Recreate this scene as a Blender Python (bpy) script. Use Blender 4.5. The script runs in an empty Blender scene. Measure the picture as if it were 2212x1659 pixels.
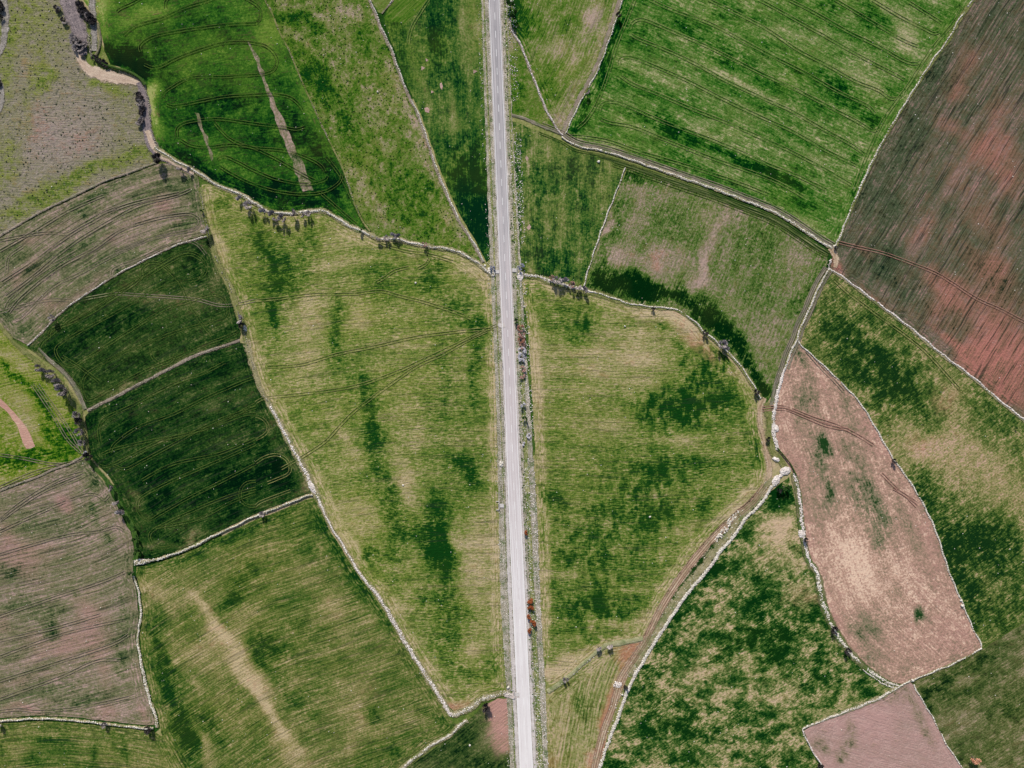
import bpy, math, random
import numpy as np
from mathutils import Vector
from mathutils.geometry import delaunay_2d_cdt

random.seed(7)
RNG = np.random.default_rng(11)
SC = bpy.context.scene
COL = SC.collection

# ---------------------------------------------------------------- camera, sky, sun, exposure
S = 0.3165            # metres per unit of the field plan (plan is 2212 x 1659 units)
W, Hh = 2212.0, 1659.0
LENS = 26.0
CAMH = W * S * LENS / 36.0
cam_d = bpy.data.cameras.new("camera"); cam = bpy.data.objects.new("camera", cam_d); COL.objects.link(cam)
cam_d.lens = LENS; cam_d.sensor_width = 36.0; cam_d.clip_start = 1.0; cam_d.clip_end = 20000.0
cam.location = (0, 0, CAMH); cam.rotation_euler = (0, 0, 0)
SC.camera = cam

SUN_EL = math.radians(39.0); SUN_AZ = math.radians(-11.0)      # azimuth from +Y towards +X
world = bpy.data.worlds.new("World"); SC.world = world; world.use_nodes = True
wn = world.node_tree
bg = wn.nodes['Background']
sky = wn.nodes.new('ShaderNodeTexSky'); sky.sky_type = 'NISHITA'; sky.sun_disc = False
sky.sun_elevation = SUN_EL; sky.sun_rotation = SUN_AZ
wn.links.new(sky.outputs[0], bg.inputs[0]); bg.inputs[1].default_value = 0.10
sun_d = bpy.data.lights.new("sun", 'SUN'); sun_d.energy = 4.6; sun_d.angle = math.radians(0.5); sun_d.color = (1.0, 0.95, 0.87)
sun = bpy.data.objects.new("sun", sun_d); COL.objects.link(sun)
sdir = Vector((math.sin(SUN_AZ) * math.cos(SUN_EL), math.cos(SUN_AZ) * math.cos(SUN_EL), math.sin(SUN_EL)))
sun.rotation_euler = sdir.to_track_quat('Z', 'Y').to_euler()
sun.location = (0, 200, 300)
SC.view_settings.view_transform = 'Standard'; SC.view_settings.look = 'None'
SC.view_settings.exposure = 0.55; SC.view_settings.gamma = 1.0
SC.cycles.max_bounces = 4; SC.cycles.transparent_max_bounces = 12
KEXP = 1.62           # how much brighter a surface renders than its base colour at this light and exposure

def hexlin(c):
    out = []
    for v in c:
        v = v / 255.0
        out.append(v / 12.92 if v <= 0.04045 else ((v + 0.055) / 1.055) ** 2.4)
    return out
def alb(c):           # base colour from the colour a sunlit patch of it shows
    return tuple(min(0.85, v / KEXP) for v in hexlin(c)) + (1.0,)

# ---------------------------------------------------------------- terrain
def hgt(x, y):
    return (1.3 * np.sin(x / 95.0 + 0.6) * np.cos(y / 120.0 - 0.4) + 0.9 * np.sin(x / 61.0 - y / 83.0 + 1.9)
            + 0.5 * np.cos(x / 47.0 + y / 59.0))
def P(uv):            # plan units -> world x, y
    uv = np.asarray(uv, float).reshape(-1, 2)
    x0 = (uv[:, 0] - W / 2) * S; y0 = (Hh / 2 - uv[:, 1]) * S
    x, y = x0.copy(), y0.copy()
    for _ in range(3):
        k = (CAMH - hgt(x, y)) / CAMH
        x, y = x0 * k, y0 * k
    return np.stack([x, y], 1)
def wob(x, y, s, ph=0.0):
    return (np.sin(x / s + 1.3 * np.sin(y / (s * 1.7) + ph)) + np.sin(y / (s * .8) + 1.7 * np.sin(x / (s * 1.3) + 2 + ph)) + np.sin((x + y) / (s * .53) + ph * 2)) / 3.0

def smooth(pts, step=2.0, closed=False):
    p = np.asarray(pts, float); n = len(p)
    if n < 3 and not closed:
        q = p
    else:
        q = []
        rng = range(n) if closed else range(n - 1)
        for i in rng:
            if closed: a, b, c, d = p[i - 1], p[i], p[(i + 1) % n], p[(i + 2) % n]
            else:
                a = p[max(i - 1, 0)]; b = p[i]; c = p[i + 1]; d = p[min(i + 2, n - 1)]
            for t in np.linspace(0, 1, 6, endpoint=False):
                q.append(0.5 * ((2 * b) + (-a + c) * t + (2 * a - 5 * b + 4 * c - d) * t * t + (-a + 3 * b - 3 * c + d) * t ** 3))
        if not closed: q.append(p[-1])
        q = np.array(q)
    if closed: q = np.vstack([q, q[:1]])
    seg = np.linalg.norm(np.diff(q, axis=0), axis=1); L = np.concatenate([[0], np.cumsum(seg)])
    m = max(2, int(round(L[-1] / step)) + 1)
    t = np.linspace(0, L[-1], m)
    r = np.stack([np.interp(t, L, q[:, 0]), np.interp(t, L, q[:, 1])], 1)
    return (r[:-1], t[:-1]) if closed else (r, t)

def linear(pts, step):
    p = np.asarray(pts, float); seg = np.linalg.norm(np.diff(p, axis=0), axis=1); L = np.concatenate([[0], np.cumsum(seg)])
    out = []
    for i in range(len(p) - 1):
        k = max(1, int(seg[i] / step))
        out += [p[i] + (p[i + 1] - p[i]) * t for t in np.linspace(0, 1, k, endpoint=False)]
    out.append(p[-1]); return np.array(out)

# ---------------------------------------------------------------- mesh helpers
def mesh_obj(name, v, f, mat, parent=None, attrs=None, smooth_sh=False):
    me = bpy.data.meshes.new(name)
    v = np.asarray(v, np.float32)
    if isinstance(f, np.ndarray):
        k = f.shape[1]; n = len(f)
        me.vertices.add(len(v)); me.vertices.foreach_set('co', v.ravel())
        me.loops.add(n * k); me.loops.foreach_set('vertex_index', f.astype(np.int32).ravel())
        me.polygons.add(n); me.polygons.foreach_set('loop_start', np.arange(0, n * k, k, dtype=np.int32))
        me.update(calc_edges=True); me.validate()
    else:
        me.from_pydata(v.tolist(), [], f); me.update()
    if smooth_sh: me.polygons.foreach_set('use_smooth', np.ones(len(me.polygons), bool))
    for k, a in (attrs or {}).items():
        at = me.attributes.new(k, 'FLOAT', 'POINT'); at.data.foreach_set('value', np.asarray(a, np.float32))
    for m in (mat if isinstance(mat, (list, tuple)) else [mat]): me.materials.append(m)
    o = bpy.data.objects.new(name, me); COL.objects.link(o)
    if parent: o.parent = parent
    return o
def tag(o, label=None, cat=None, group=None, kind=None):
    if label: o['label'] = label
    if cat: o['category'] = cat
    if group: o['group'] = group
    if kind: o['kind'] = kind
    return o

# ---------------------------------------------------------------- materials
class NT:
    def __init__(s, name):
        s.m = bpy.data.materials.new(name); s.m.use_nodes = True; s.t = s.m.node_tree
        s.b = s.t.nodes['Principled BSDF']; s.out = s.t.nodes['Material Output']
        s.b.inputs['Roughness'].default_value = 0.95
        s.b.inputs['Specular IOR Level'].default_value = 0.0
    def n(s, t, **k):
        x = s.t.nodes.new(t)
        for a, b in k.items(): setattr(x, a, b)
        return x
    def put(s, sock, v):
        if hasattr(v, 'is_output'): s.t.links.new(v, sock)
        else: sock.default_value = v
    def math(s, op, a, b=0.0, c=None, clamp=False):
        x = s.n('ShaderNodeMath', operation=op, use_clamp=clamp); s.put(x.inputs[0], a); s.put(x.inputs[1], b)
        if c is not None: s.put(x.inputs[2], c)
        return x.outputs[0]
    def attr(s, a): return s.n('ShaderNodeAttribute', attribute_name=a).outputs['Fac']
    def pos(s): return s.n('ShaderNodeTexCoord').outputs['Object']
    def comb(s, x, y, z=0.0):
        c = s.n('ShaderNodeCombineXYZ'); s.put(c.inputs[0], x); s.put(c.inputs[1], y); s.put(c.inputs[2], z); return c.outputs[0]
    def scale(s, v, sc, rot=0.0, loc=(0, 0, 0)):
        m = s.n('ShaderNodeMapping'); s.put(m.inputs[0], v); m.inputs['Scale'].default_value = sc; m.inputs['Rotation'].default_value = (0, 0, rot); m.inputs['Location'].default_value = loc
        return m.outputs[0]
    def noise(s, v, sc=1.0, det=3.0, rough=0.55, dist=0.0):
        x = s.n('ShaderNodeTexNoise', noise_dimensions='3D'); s.put(x.inputs['Vector'], v); x.inputs['Scale'].default_value = sc
        x.inputs['Detail'].default_value = det; x.inputs['Roughness'].default_value = rough; x.inputs['Distortion'].default_value = dist
        return x.outputs[0]
    def cen(s, v, amp): return s.math('MULTIPLY', s.math('SUBTRACT', v, 0.5), amp)
    def add(s, *a):
        r = a[0]
        for b in a[1:]: r = s.math('ADD', r, b)
        return r
    def mr(s, v, a, b, c=0.0, d=1.0, smooth=False):
        x = s.n('ShaderNodeMapRange'); x.interpolation_type = 'SMOOTHSTEP' if smooth else 'LINEAR'
        s.put(x.inputs[0], v); x.inputs[1].default_value = a; x.inputs[2].default_value = b; x.inputs[3].default_value = c; x.inputs[4].default_value = d
        return x.outputs[0]
    def ramp(s, v, stops):
        x = s.n('ShaderNodeValToRGB'); s.put(x.inputs[0], v); e = x.color_ramp.elements
        while len(e) < len(stops): e.new(0.5)
        for i, (p, c) in enumerate(stops): e[i].position = p; e[i].color = alb(c)
        return x.outputs[0]
    def mix(s, f, a, b, typ='MIX'):
        x = s.n('ShaderNodeMix', data_type='RGBA', blend_type=typ); s.put(x.inputs[0], f); s.put(x.inputs[6], a); s.put(x.inputs[7], b); return x.outputs[2]
    def bump(s, h, strength, dist):
        x = s.n('ShaderNodeBump'); x.inputs['Strength'].default_value = strength; x.inputs['Distance'].default_value = dist; s.put(x.inputs['Height'], h)
        s.t.links.new(x.outputs[0], s.b.inputs['Normal'])
    def color(s, c): s.put(s.b.inputs['Base Color'], c)
    def alpha(s, a): s.put(s.b.inputs['Alpha'], a)

PAL = {
 'crop':   [(0, (190, 166, 138)), (.28, (150, 146, 96)), (.5, (102, 118, 54)), (.75, (44, 82, 28)), (1, (8, 36, 14))],
 'dull':   [(0, (190, 158, 136)), (.25, (152, 142, 96)), (.5, (94, 110, 52)), (.75, (50, 82, 30)), (1, (18, 50, 20))],
 'rows':   [(0, (192, 172, 138)), (.25, (156, 148, 100)), (.5, (110, 126, 54)), (.75, (62, 98, 32)), (1, (16, 60, 18))],
 'deep':   [(0, (160, 166, 100)), (.25, (104, 132, 52)), (.5, (58, 102, 30)), (.75, (22, 70, 20)), (1, (4, 30, 16))],
 'dark':   [(0, (156, 140, 108)), (.25, (104, 106, 66)), (.5, (52, 78, 32)), (.75, (18, 54, 18)), (1, (2, 26, 12))],
 'bright': [(0, (176, 166, 130)), (.25, (122, 134, 80)), (.5, (76, 114, 42)), (.75, (32, 90, 20)), (1, (2, 44, 12))],
 'lime':   [(0, (168, 148, 132)), (.25, (130, 132, 84)), (.5, (94, 116, 46)), (.75, (62, 104, 24)), (1, (14, 60, 18))],
 'mauve':  [(0, (184, 154, 144)), (.25, (148, 130, 116)), (.5, (112, 114, 80)), (.75, (66, 86, 48)), (1, (22, 48, 26))],
 'plough': [(0, (168, 128, 118)), (.25, (126, 108, 96)), (.5, (84, 92, 68)), (.75, (56, 74, 48)), (1, (18, 36, 26))],
 'pink':   [(0, (222, 192, 168)), (.25, (180, 144, 126)), (.5, (134, 122, 98)), (.75, (92, 102, 70)), (1, (30, 62, 28))],
 'thin':   [(0, (172, 148, 136)), (.25, (136, 126, 100)), (.5, (92, 114, 52)), (.75, (44, 84, 26)), (1, (4, 38, 12))],
 'patch':  [(0, (160, 148, 118)), (.25, (124, 128, 76)), (.5, (82, 108, 44)), (.75, (32, 78, 28)), (1, (4, 40, 20))],
 'pasture':[(0, (164, 146, 140)), (.25, (140, 132, 114)), (.5, (128, 128, 88)), (.75, (124, 134, 62)), (1, (80, 104, 40))],
 'yellow': [(0, (172, 158, 128)), (.25, (146, 142, 88)), (.5, (112, 128, 40)), (.75, (54, 102, 16)), (1, (12, 58, 12))],
 'olive':  [(0, (160, 142, 118)), (.25, (120, 116, 80)), (.5, (80, 94, 48)), (.75, (42, 68, 28)), (1, (10, 36, 16))],
 'zed':    [(0, (190, 170, 134)), (.25, (146, 136, 90)), (.5, (96, 110, 50)), (.75, (52, 86, 28)), (1, (16, 54, 18))],
 'mot':    [(0, (196, 170, 140)), (.25, (152, 146, 98)), (.5, (86, 108, 50)), (.75, (36, 78, 26)), (1, (8, 48, 14))],
}
RED = (176, 116, 104)
def field_mat(name, pal, big=1.0, streak=.9, fine=.7, band=.4, rowamp=.35, period=2.1, red=RED, clump=1.6, rsc=1.0, mid=.85, hl=0.0, lines=.0, clump_dir=70.0, clump_sc=(.11, .05), yellow=.5, tuss=0.0, bump=.35, head=True, seed=0.0, streakL=14.0, nsc=.03, yel=(138, 140, 46), warm=0.0):
    k = NT(name); p = k.pos(); p = k.scale(p, (1, 1, 1), 0, (seed * 37.1, seed * 17.7, seed))
    row, alo, g, r, c, edge = (k.attr(a) for a in ('row', 'alo', 'g', 'r', 'c', 'edge'))
    wig = k.cen(k.noise(p, .03, 2, .5), 3.0)
    row = k.math('ADD', row, wig)
    if head:
        hw = k.mr(k.math('ADD', edge, k.cen(k.noise(p, .12, 2), 7.0)), 5.5, 8.5)     # 0 in the headland
    rv = k.comb(k.math('MULTIPLY', row, 1 / rsc), k.math('MULTIPLY', alo, 1 / streakL))
    n_str = k.noise(rv, 1.0, 3, .7)
    if head:
        ev = k.comb(k.math('MULTIPLY', edge, 1 / 1.1), k.math('MULTIPLY', k.noise(p, .1, 1), 9.0))
        n_str = k.add(k.math('MULTIPLY', n_str, hw), k.math('MULTIPLY', k.noise(ev, 1.0, 2, .6), k.math('SUBTRACT', 1.0, hw)))
    bv = k.comb(k.math('MULTIPLY', row, 1 / 7.0), k.math('MULTIPLY', alo, 1 / 60.0), 3.3)
    n_band = k.noise(bv, 1.0, 2, .5)
    n_big = k.noise(p, nsc, 5, .62, .6)
    n_mid = k.noise(p, .16, 4, .65, .4)
    n_fine = k.noise(p, .75, 4, .75)
    cl = k.noise(k.scale(p, (clump_sc[0], clump_sc[1], 1), math.radians(clump_dir)), 1.0, 4, .62, .5)
    cl = k.math('MULTIPLY', k.mr(cl, .42, .72), k.math('MULTIPLY', c, clump))
    n_tuft = k.noise(p, .38, 4, .7, .3)
    soft = k.mr(g, -.1, .35, .45, 1.0)
    gb = k.attr('gb')
    gmod = k.mr(k.add(k.math('MULTIPLY', n_tuft, .35), k.math('MULTIPLY', n_mid, .45), k.math('MULTIPLY', n_str, .35)), .46, .70, .3, 1.55)
    g = k.math('MULTIPLY_ADD', gb, gmod, g)
    t = k.add(g, k.cen(n_big, big * .6), k.math('MULTIPLY', k.add(k.cen(n_mid, mid * big), k.cen(n_str, streak * 1.25), k.cen(n_band, band * 1.2), k.cen(n_tuft, fine * .9), k.cen(n_fine, fine * 1.5)), soft), cl)
    if head and hl: t = k.math('SUBTRACT', t, k.math('MULTIPLY', k.math('SUBTRACT', 1.0, hw), hl))
    wv = k.math('SINE', k.math('MULTIPLY', row, 2 * math.pi / period))
    rw = k.math('MULTIPLY', wv, k.math('MULTIPLY', k.mr(k.noise(k.scale(p, (1, 1, 1), 0, (9, 4, 2)), .05, 3), .35, .65), rowamp * .22))
    if head: rw = k.math('MULTIPLY', rw, hw)
    t = k.math('ADD', t, rw)
    t = k.math('MINIMUM', k.math('MAXIMUM', t, 0.0), 1.0)
    colr = k.ramp(t, PAL[pal])
    rf = k.math('MULTIPLY', k.mr(k.add(r, k.cen(n_mid, 1.5), k.cen(n_str, 1.7), k.cen(n_tuft, .9), k.cen(n_fine, .7)), .12, .85), k.mr(t, .35, .95, 1.0, .0))
    colr = k.mix(k.math('MULTIPLY', rf, .72), colr, alb(red))
    yf = k.math('MULTIPLY', k.mr(k.noise(k.scale(p, (1, 1, 1), 0, (51, 23, 7)), .022, 3, .6), .48, .68), yellow * .55)
    colr = k.mix(k.math('MULTIPLY', yf, k.mr(t, .1, .9, 1.0, .3)), colr, alb(yel))
    if lines:
        ln = k.noise(k.comb(k.math('MULTIPLY', row, 1 / 1.5), k.math('MULTIPLY', alo, 1 / 38.0), 8.8), 1.0, 2, .7)
        colr = k.mix(k.math('MULTIPLY', k.mr(ln, .44, .36), lines), colr, alb((44, 50, 40)))
    if tuss:
        tn = k.noise(k.scale(p, (1, 1, 1), 0, (5, 81, 7)), .42, 3, .6, 1.0)
        colr = k.mix(k.math('MULTIPLY', k.mr(tn, .57, .68), tuss), colr, alb((58, 66, 52)))
        t2 = k.math('MULTIPLY', k.mr(tn, .43, .33), tuss * .6); colr = k.mix(t2, colr, alb((172, 156, 146)))
    k.color(colr)
    h = k.add(k.math('MULTIPLY', n_str, .9), k.math('MULTIPLY', n_fine, .8), k.math('MULTIPLY', n_mid, 1.2), k.math('MULTIPLY', rw, 2.0))
    k.bump(h, bump, 1.1)
    return k.m

def ribbon_mat(name, cols, fine=.8, mid=.8, along=.8, feather=.75, bump=.5, specks=0.0, speck_col=(225, 215, 210), green=0.0, solid=False, edge_noise=.9):
    """cols: ramp stops"""
    k = NT(name); p = k.pos(); row, alo, e = k.attr('row'), k.attr('alo'), k.attr('edge')
    nf = k.noise(p, 1.1, 4, .75); nm = k.noise(p, .22, 4, .65)
    na = k.noise(k.comb(k.math('MULTIPLY', row, 1.1), k.math('MULTIPLY', alo, .05)), 1.0, 3, .6)
    t = k.add(0.5, k.cen(nf, fine), k.cen(nm, mid), k.cen(na, along))
    t = k.math('MINIMUM', k.math('MAXIMUM', t, 0.0), 1.0)
    c = k.ramp(t, cols)
    if green:
        gn = k.noise(k.scale(p, (1, 1, 1), 0, (33, 12, 1)), .17, 5, .7)
        c = k.mix(k.math('MULTIPLY', k.mr(gn, .5, .62), green), c, alb((74, 104, 44)))
    if specks:
        v = k.n('ShaderNodeTexVoronoi'); k.put(v.inputs['Vector'], p); v.inputs['Scale'].default_value = .9
        c = k.mix(k.math('MULTIPLY', k.mr(v.outputs['Distance'], .34, .22), specks), c, alb(speck_col))
    k.color(c)
    k.bump(k.add(nf, nm), bump, .8)
    if not solid:
        a = k.add(k.math('SUBTRACT', 1.0, e), k.cen(nf, edge_noise), k.cen(nm, edge_noise))
        k.alpha(k.mr(a, feather * .15, feather * .6))
    return k.m

# ---------------------------------------------------------------- ground sheets
LAYER = [0]
def in_poly(pts, poly):
    x, y = pts[:, 0], pts[:, 1]; ins = np.zeros(len(pts), bool); j = len(poly) - 1
    for i in range(len(poly)):
        xi, yi = poly[i]; xj, yj = poly[j]
        c = ((yi > y) != (yj > y)) & (x < (xj - xi) * (y - yi) / (yj - yi + 1e-12) + xi)
        ins ^= c; j = i
    return ins
def poly_dist(pts, line, closed=False):
    """distance, signed side, arc length to polyline"""
    line = np.asarray(line)
    if closed: line = np.vstack([line, line[:1]])
    best = np.full(len(pts), 1e9); side = np.zeros(len(pts)); arc = np.zeros(len(pts)); L = 0
    n = len(line) - 1
    for i in range(n):
        a, b = line[i], line[i + 1]; d = b - a; l = np.linalg.norm(d) + 1e-9; d = d / l
        t = (pts - a) @ d
        lo = -1e9 if (i == 0 and not closed) else 0.0; hi = 1e9 if (i == n - 1 and not closed) else l
        tc = np.clip(t, lo, hi); q = a + tc[:, None] * d; dist = np.linalg.norm(pts - q, axis=1)
        m = dist < best - 1e-9
        best[m] = dist[m]; cr = d[0] * (pts[:, 1] - a[1]) - d[1] * (pts[:, 0] - a[0])
        side[m] = np.sign(cr[m]); arc[m] = L + tc[m]; L += l
    return best, side, arc

GS = 3.0
def field(name, poly, mat, dir=(1, 0), guide=None, g=.5, r=0.0, c=0.0, blobs=(), sm=False, jit=.45, lift=0.0):
    LAYER[0] += 1; z0 = 0.03 + 0.006 * LAYER[0] + lift
    pw = P(poly)
    b = smooth(pw, 3.0, True)[0] if sm else linear(np.vstack([pw, pw[:1]]), 3.0)[:-1]
    b = b + jit * np.stack([wob(b[:, 0], b[:, 1], 2.1), wob(b[:, 1], b[:, 0], 2.6, 1.0)], 1)
    x0, y0 = np.floor(b.min(0) / GS) * GS; x1, y1 = b.max(0) + GS
    gx, gy = np.meshgrid(np.arange(x0, x1, GS), np.arange(y0, y1, GS)); pts = np.stack([gx.ravel(), gy.ravel()], 1)
    pts = pts[in_poly(pts, b)]
    if len(pts):
        d, _, _ = poly_dist(pts, b, True); pts = pts[d > 0.9]
    allp = np.vstack([b, pts]); n = len(b)
    res = delaunay_2d_cdt([Vector(q) for q in allp.tolist()], [(i, (i + 1) % n) for i in range(n)], [], 1, 1e-4)
    v = np.array([[q[0], q[1]] for q in res[0]]); f = np.array([t for t in res[2] if len(t) == 3])
    # wind upward
    a, bb, cc = v[f[:, 0]], v[f[:, 1]], v[f[:, 2]]
    cr = (bb[:, 0] - a[:, 0]) * (cc[:, 1] - a[:, 1]) - (bb[:, 1] - a[:, 1]) * (cc[:, 0] - a[:, 0])
    f[cr < 0] = f[cr < 0][:, ::-1]
    z = hgt(v[:, 0], v[:, 1]) + z0
    edge, _, _ = poly_dist(v, b, True)
    if guide is not None:
        gl = smooth(P(guide), 8.0)[0]; dd, sd, ar = poly_dist(v, gl); row = dd * sd; alo = ar
    else:
        u = np.array([dir[0], -dir[1]], float); u /= np.linalg.norm(u); row = v @ np.array([-u[1], u[0]]); alo = v @ u
    G = np.full(len(v), g); GB = np.zeros(len(v)); R = np.full(len(v), r); C = np.full(len(v), c)
    jx = v + 4.5 * np.stack([wob(v[:, 0], v[:, 1], 9.0), wob(v[:, 1], v[:, 0], 8.0, 2.0)], 1)
    for bl in blobs:
        ch, u_, v_, ru, rv, ang, amt = bl
        cpt = P([(u_, v_)])[0]; th = -math.radians(ang); d = jx - cpt
        X = (d[:, 0] * math.cos(th) + d[:, 1] * math.sin(th)) / (ru * S); Y = (-d[:, 0] * math.sin(th) + d[:, 1] * math.cos(th)) / (rv * S)
        w = amt * np.exp(-(X * X + Y * Y) ** 1.3 * .7)
        if ch == 'g': GB = GB + w
        elif ch == 'r': R = R + w
        else: C = C + w
    o = mesh_obj(name, np.column_stack([v, z]), f, mat, attrs={'row': row, 'alo': alo, 'g': G, 'gb': GB, 'r': R, 'c': np.clip(C, 0, 2), 'edge': edge}, smooth_sh=True)
    return tag(o, kind='structure')

def ribbon_geo(pts, width, step=1.6, lift=.3, crown=0.0, jit=.3, prof=None, off=0.0, sm=True, units=True):
    pw = P(pts); c, t = (smooth(pw, step) if sm else (linear(pw, step), None))
    if t is None: t = np.concatenate([[0], np.cumsum(np.linalg.norm(np.diff(c, axis=0), axis=1))])
    d = np.gradient(c, axis=0); d /= np.linalg.norm(d, axis=1)[:, None] + 1e-9; nrm = np.stack([d[:, 1], -d[:, 0]], 1)    # right-hand side
    if np.ndim(width): w = np.interp(np.linspace(0, 1, len(c)), np.linspace(0, 1, len(width)), width) * (S if units else 1)
    else: w = np.full(len(c), width * (S if units else 1))
    c = c + nrm * (off * S if units else off)
    K = [-1, -.6, 0, .6, 1]
    V, ROW, AL, ED = [], [], [], []
    for k in K:
        j = jit * wob(c[:, 0] + 3 * k, c[:, 1] - 5 * k, 1.9, k)
        q = c + nrm * ((k * w / 2) + (j if abs(k) == 1 else 0))[:, None]
        z = hgt(q[:, 0], q[:, 1]) + lift + crown * (1 - abs(k)) ** .6
        V.append(np.column_stack([q, z])); ROW.append(k * w / 2); AL.append(t); ED.append(np.full(len(c), abs(k)))
    n = len(c); V = np.stack(V, 1).reshape(-1, 3); st = lambda a: np.stack(a, 1).ravel()
    f = [[i * 5 + k, i * 5 + k + 1, (i + 1) * 5 + k + 1, (i + 1) * 5 + k] for i in range(n - 1) for k in range(4)]
    return V, np.array(f), {'row': st(ROW), 'alo': st(AL), 'edge': st(ED)}
RL = [0]
def ribbon(name, pts, width, mat, **k):
    RL[0] += 1
    k['lift'] = k.get('lift', .30) + .005 * (RL[0] % 60)
    V, f, at = ribbon_geo(pts, width, **k)
    return tag(mesh_obj(name, V, f, mat, attrs=at, smooth_sh=True), kind='structure')

# ---------------------------------------------------------------- stones
_ph = (1 + 5 ** .5) / 2
ICO = np.array([(-1, _ph, 0), (1, _ph, 0), (-1, -_ph, 0), (1, -_ph, 0), (0, -1, _ph), (0, 1, _ph), (0, -1, -_ph), (0, 1, -_ph), (_ph, 0, -1), (_ph, 0, 1), (-_ph, 0, -1), (-_ph, 0, 1)]) / 1.9
ICF = np.array([(0, 11, 5), (0, 5, 1), (0, 1, 7), (0, 7, 10), (0, 10, 11), (1, 5, 9), (5, 11, 4), (11, 10, 2), (10, 7, 6), (7, 1, 8), (3, 9, 4), (3, 4, 2), (3, 2, 6), (3, 6, 8), (3, 8, 9), (4, 9, 5), (2, 4, 11), (6, 2, 10), (8, 6, 7), (9, 8, 1)])
def stones_geo(pos, size, flat=.65):
    n = len(pos); V = np.repeat(ICO[None], n, 0) * (1 + RNG.uniform(-.28, .28, (n, 12, 1)))
    sc = size[:, None] * RNG.uniform(.65, 1.25, (n, 3)); sc[:, 2] *= flat
    V = V * sc[:, None, :]
    a = RNG.uniform(0, 6.28, n); ca, sa = np.cos(a)[:, None], np.sin(a)[:, None]
    x = V[..., 0] * ca - V[..., 1] * sa; y = V[..., 0] * sa + V[..., 1] * ca
    V = np.stack([x, y, V[..., 2]], -1) + pos[:, None, :]
    F = (ICF[None] + 12 * np.arange(n)[:, None, None]).reshape(-1, 3)
    return V.reshape(-1, 3), F
def along(pts, width, n_per_m, seed_off=0.0, gaps=0.0, off=0.0, zb=.3, zh=.35, size=(.22, .5)):
    pw = P(pts); c, t = smooth(pw, 1.0)
    L = t[-1]; n = int(L * n_per_m); s = RNG.uniform(0, L, n)
    wd = np.interp(s / L, np.linspace(0, 1, len(width)), width) * S if np.ndim(width) else np.full(n, width * S)
    if gaps: 
        keep = (np.sin(s / 3.1 + seed_off) + np.sin(s / 7.7 + 1 + seed_off) + RNG.uniform(-1, 1, n)) / 3 > (gaps - .5) * 1.3
        s, wd = s[keep], wd[keep]
    cx, cy = np.interp(s, t, c[:, 0]), np.interp(s, t, c[:, 1])
    d = np.gradient(c, axis=0); d /= np.linalg.norm(d, axis=1)[:, None]; nx, ny = np.interp(s, t, d[:, 1]), np.interp(s, t, -d[:, 0])
    q = RNG.normal(0, .26, len(s)).clip(-.5, .5); qq = q * wd + off * S + .25 * np.sin(s / 2.3)
    x, y = cx + nx * qq, cy + ny * qq
    z = hgt(x, y) + zb + zh * (1 - (np.abs(q) * 2)) * RNG.uniform(.5, 1, len(s))
    return np.column_stack([x, y, z]), RNG.uniform(size[0], size[1], len(s))

def stone_mat(name, lo, hi):
    k = NT(name); g = k.n('ShaderNodeNewGeometry'); rnd = g.outputs['Random Per Island']
    n = k.noise(k.pos(), 1.7, 3, .6)
    k.color(k.ramp(k.math('MULTIPLY_ADD', n, .5, k.math('MULTIPLY', rnd, .55), clamp=True), [(.12, lo), (.5, tuple((a + b) / 2 for a, b in zip(lo, hi))), (.85, hi)]))
    k.bump(n, .5, .15); return k.m
M_STONE = stone_mat('pale_limestone', (168, 160, 146), (248, 240, 228))
M_STONEP = stone_mat('pinkish_limestone', (182, 168, 158), (250, 242, 236))
M_STONEG = stone_mat('grey_fieldstone', (92, 88, 78), (196, 186, 166))
M_BANK = ribbon_mat('dry_grass_bank', [(0, (84, 84, 54)), (.4, (136, 130, 94)), (.7, (172, 160, 128)), (1, (210, 198, 168))], green=.55, edge_noise=1.5)
M_BANKG = ribbon_mat('weedy_bank', [(0, (54, 72, 34)), (.4, (106, 112, 60)), (.7, (146, 140, 96)), (1, (180, 170, 134))], green=.5, edge_noise=1.6)
M_BANKM = ribbon_mat('bare_earth_balk', [(0, (92, 84, 74)), (.4, (134, 120, 108)), (.7, (160, 146, 130)), (1, (190, 174, 158))], green=.4, edge_noise=1.6)
M_PINKT = ribbon_mat('pink_earth_track', [(0, (134, 106, 84)), (.4, (172, 146, 120)), (.7, (194, 172, 146)), (1, (216, 200, 178))], along=2.0, green=.35, edge_noise=1.5)
M_WASH = ribbon_mat('pale_gravel', [(0, (140, 126, 116)), (.4, (196, 182, 174)), (.7, (220, 208, 202)), (1, (236, 228, 224))])

def wall(label, pts, width=2.4, dens=7.0, mat=None, bank=None, bankw=8, gaps=0.0, off=0.0, zh=.45, size=(.2, .46), cat='stone wall', name='dry_stone_wall', group=None, bankh=.18, bankoff=0):
    if bank: ribbon('field_bank', pts, bankw, bank, crown=bankh, off=bankoff)
    pos, sz = along(pts, width, dens, RNG.uniform(0, 9), gaps + .1, off, zb=.36 + (bankh if bank else 0), zh=zh, size=size)
    V, F = stones_geo(pos, sz)
    return tag(mesh_obj(name, V, F, mat or M_STONE), label, cat, group)
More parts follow.
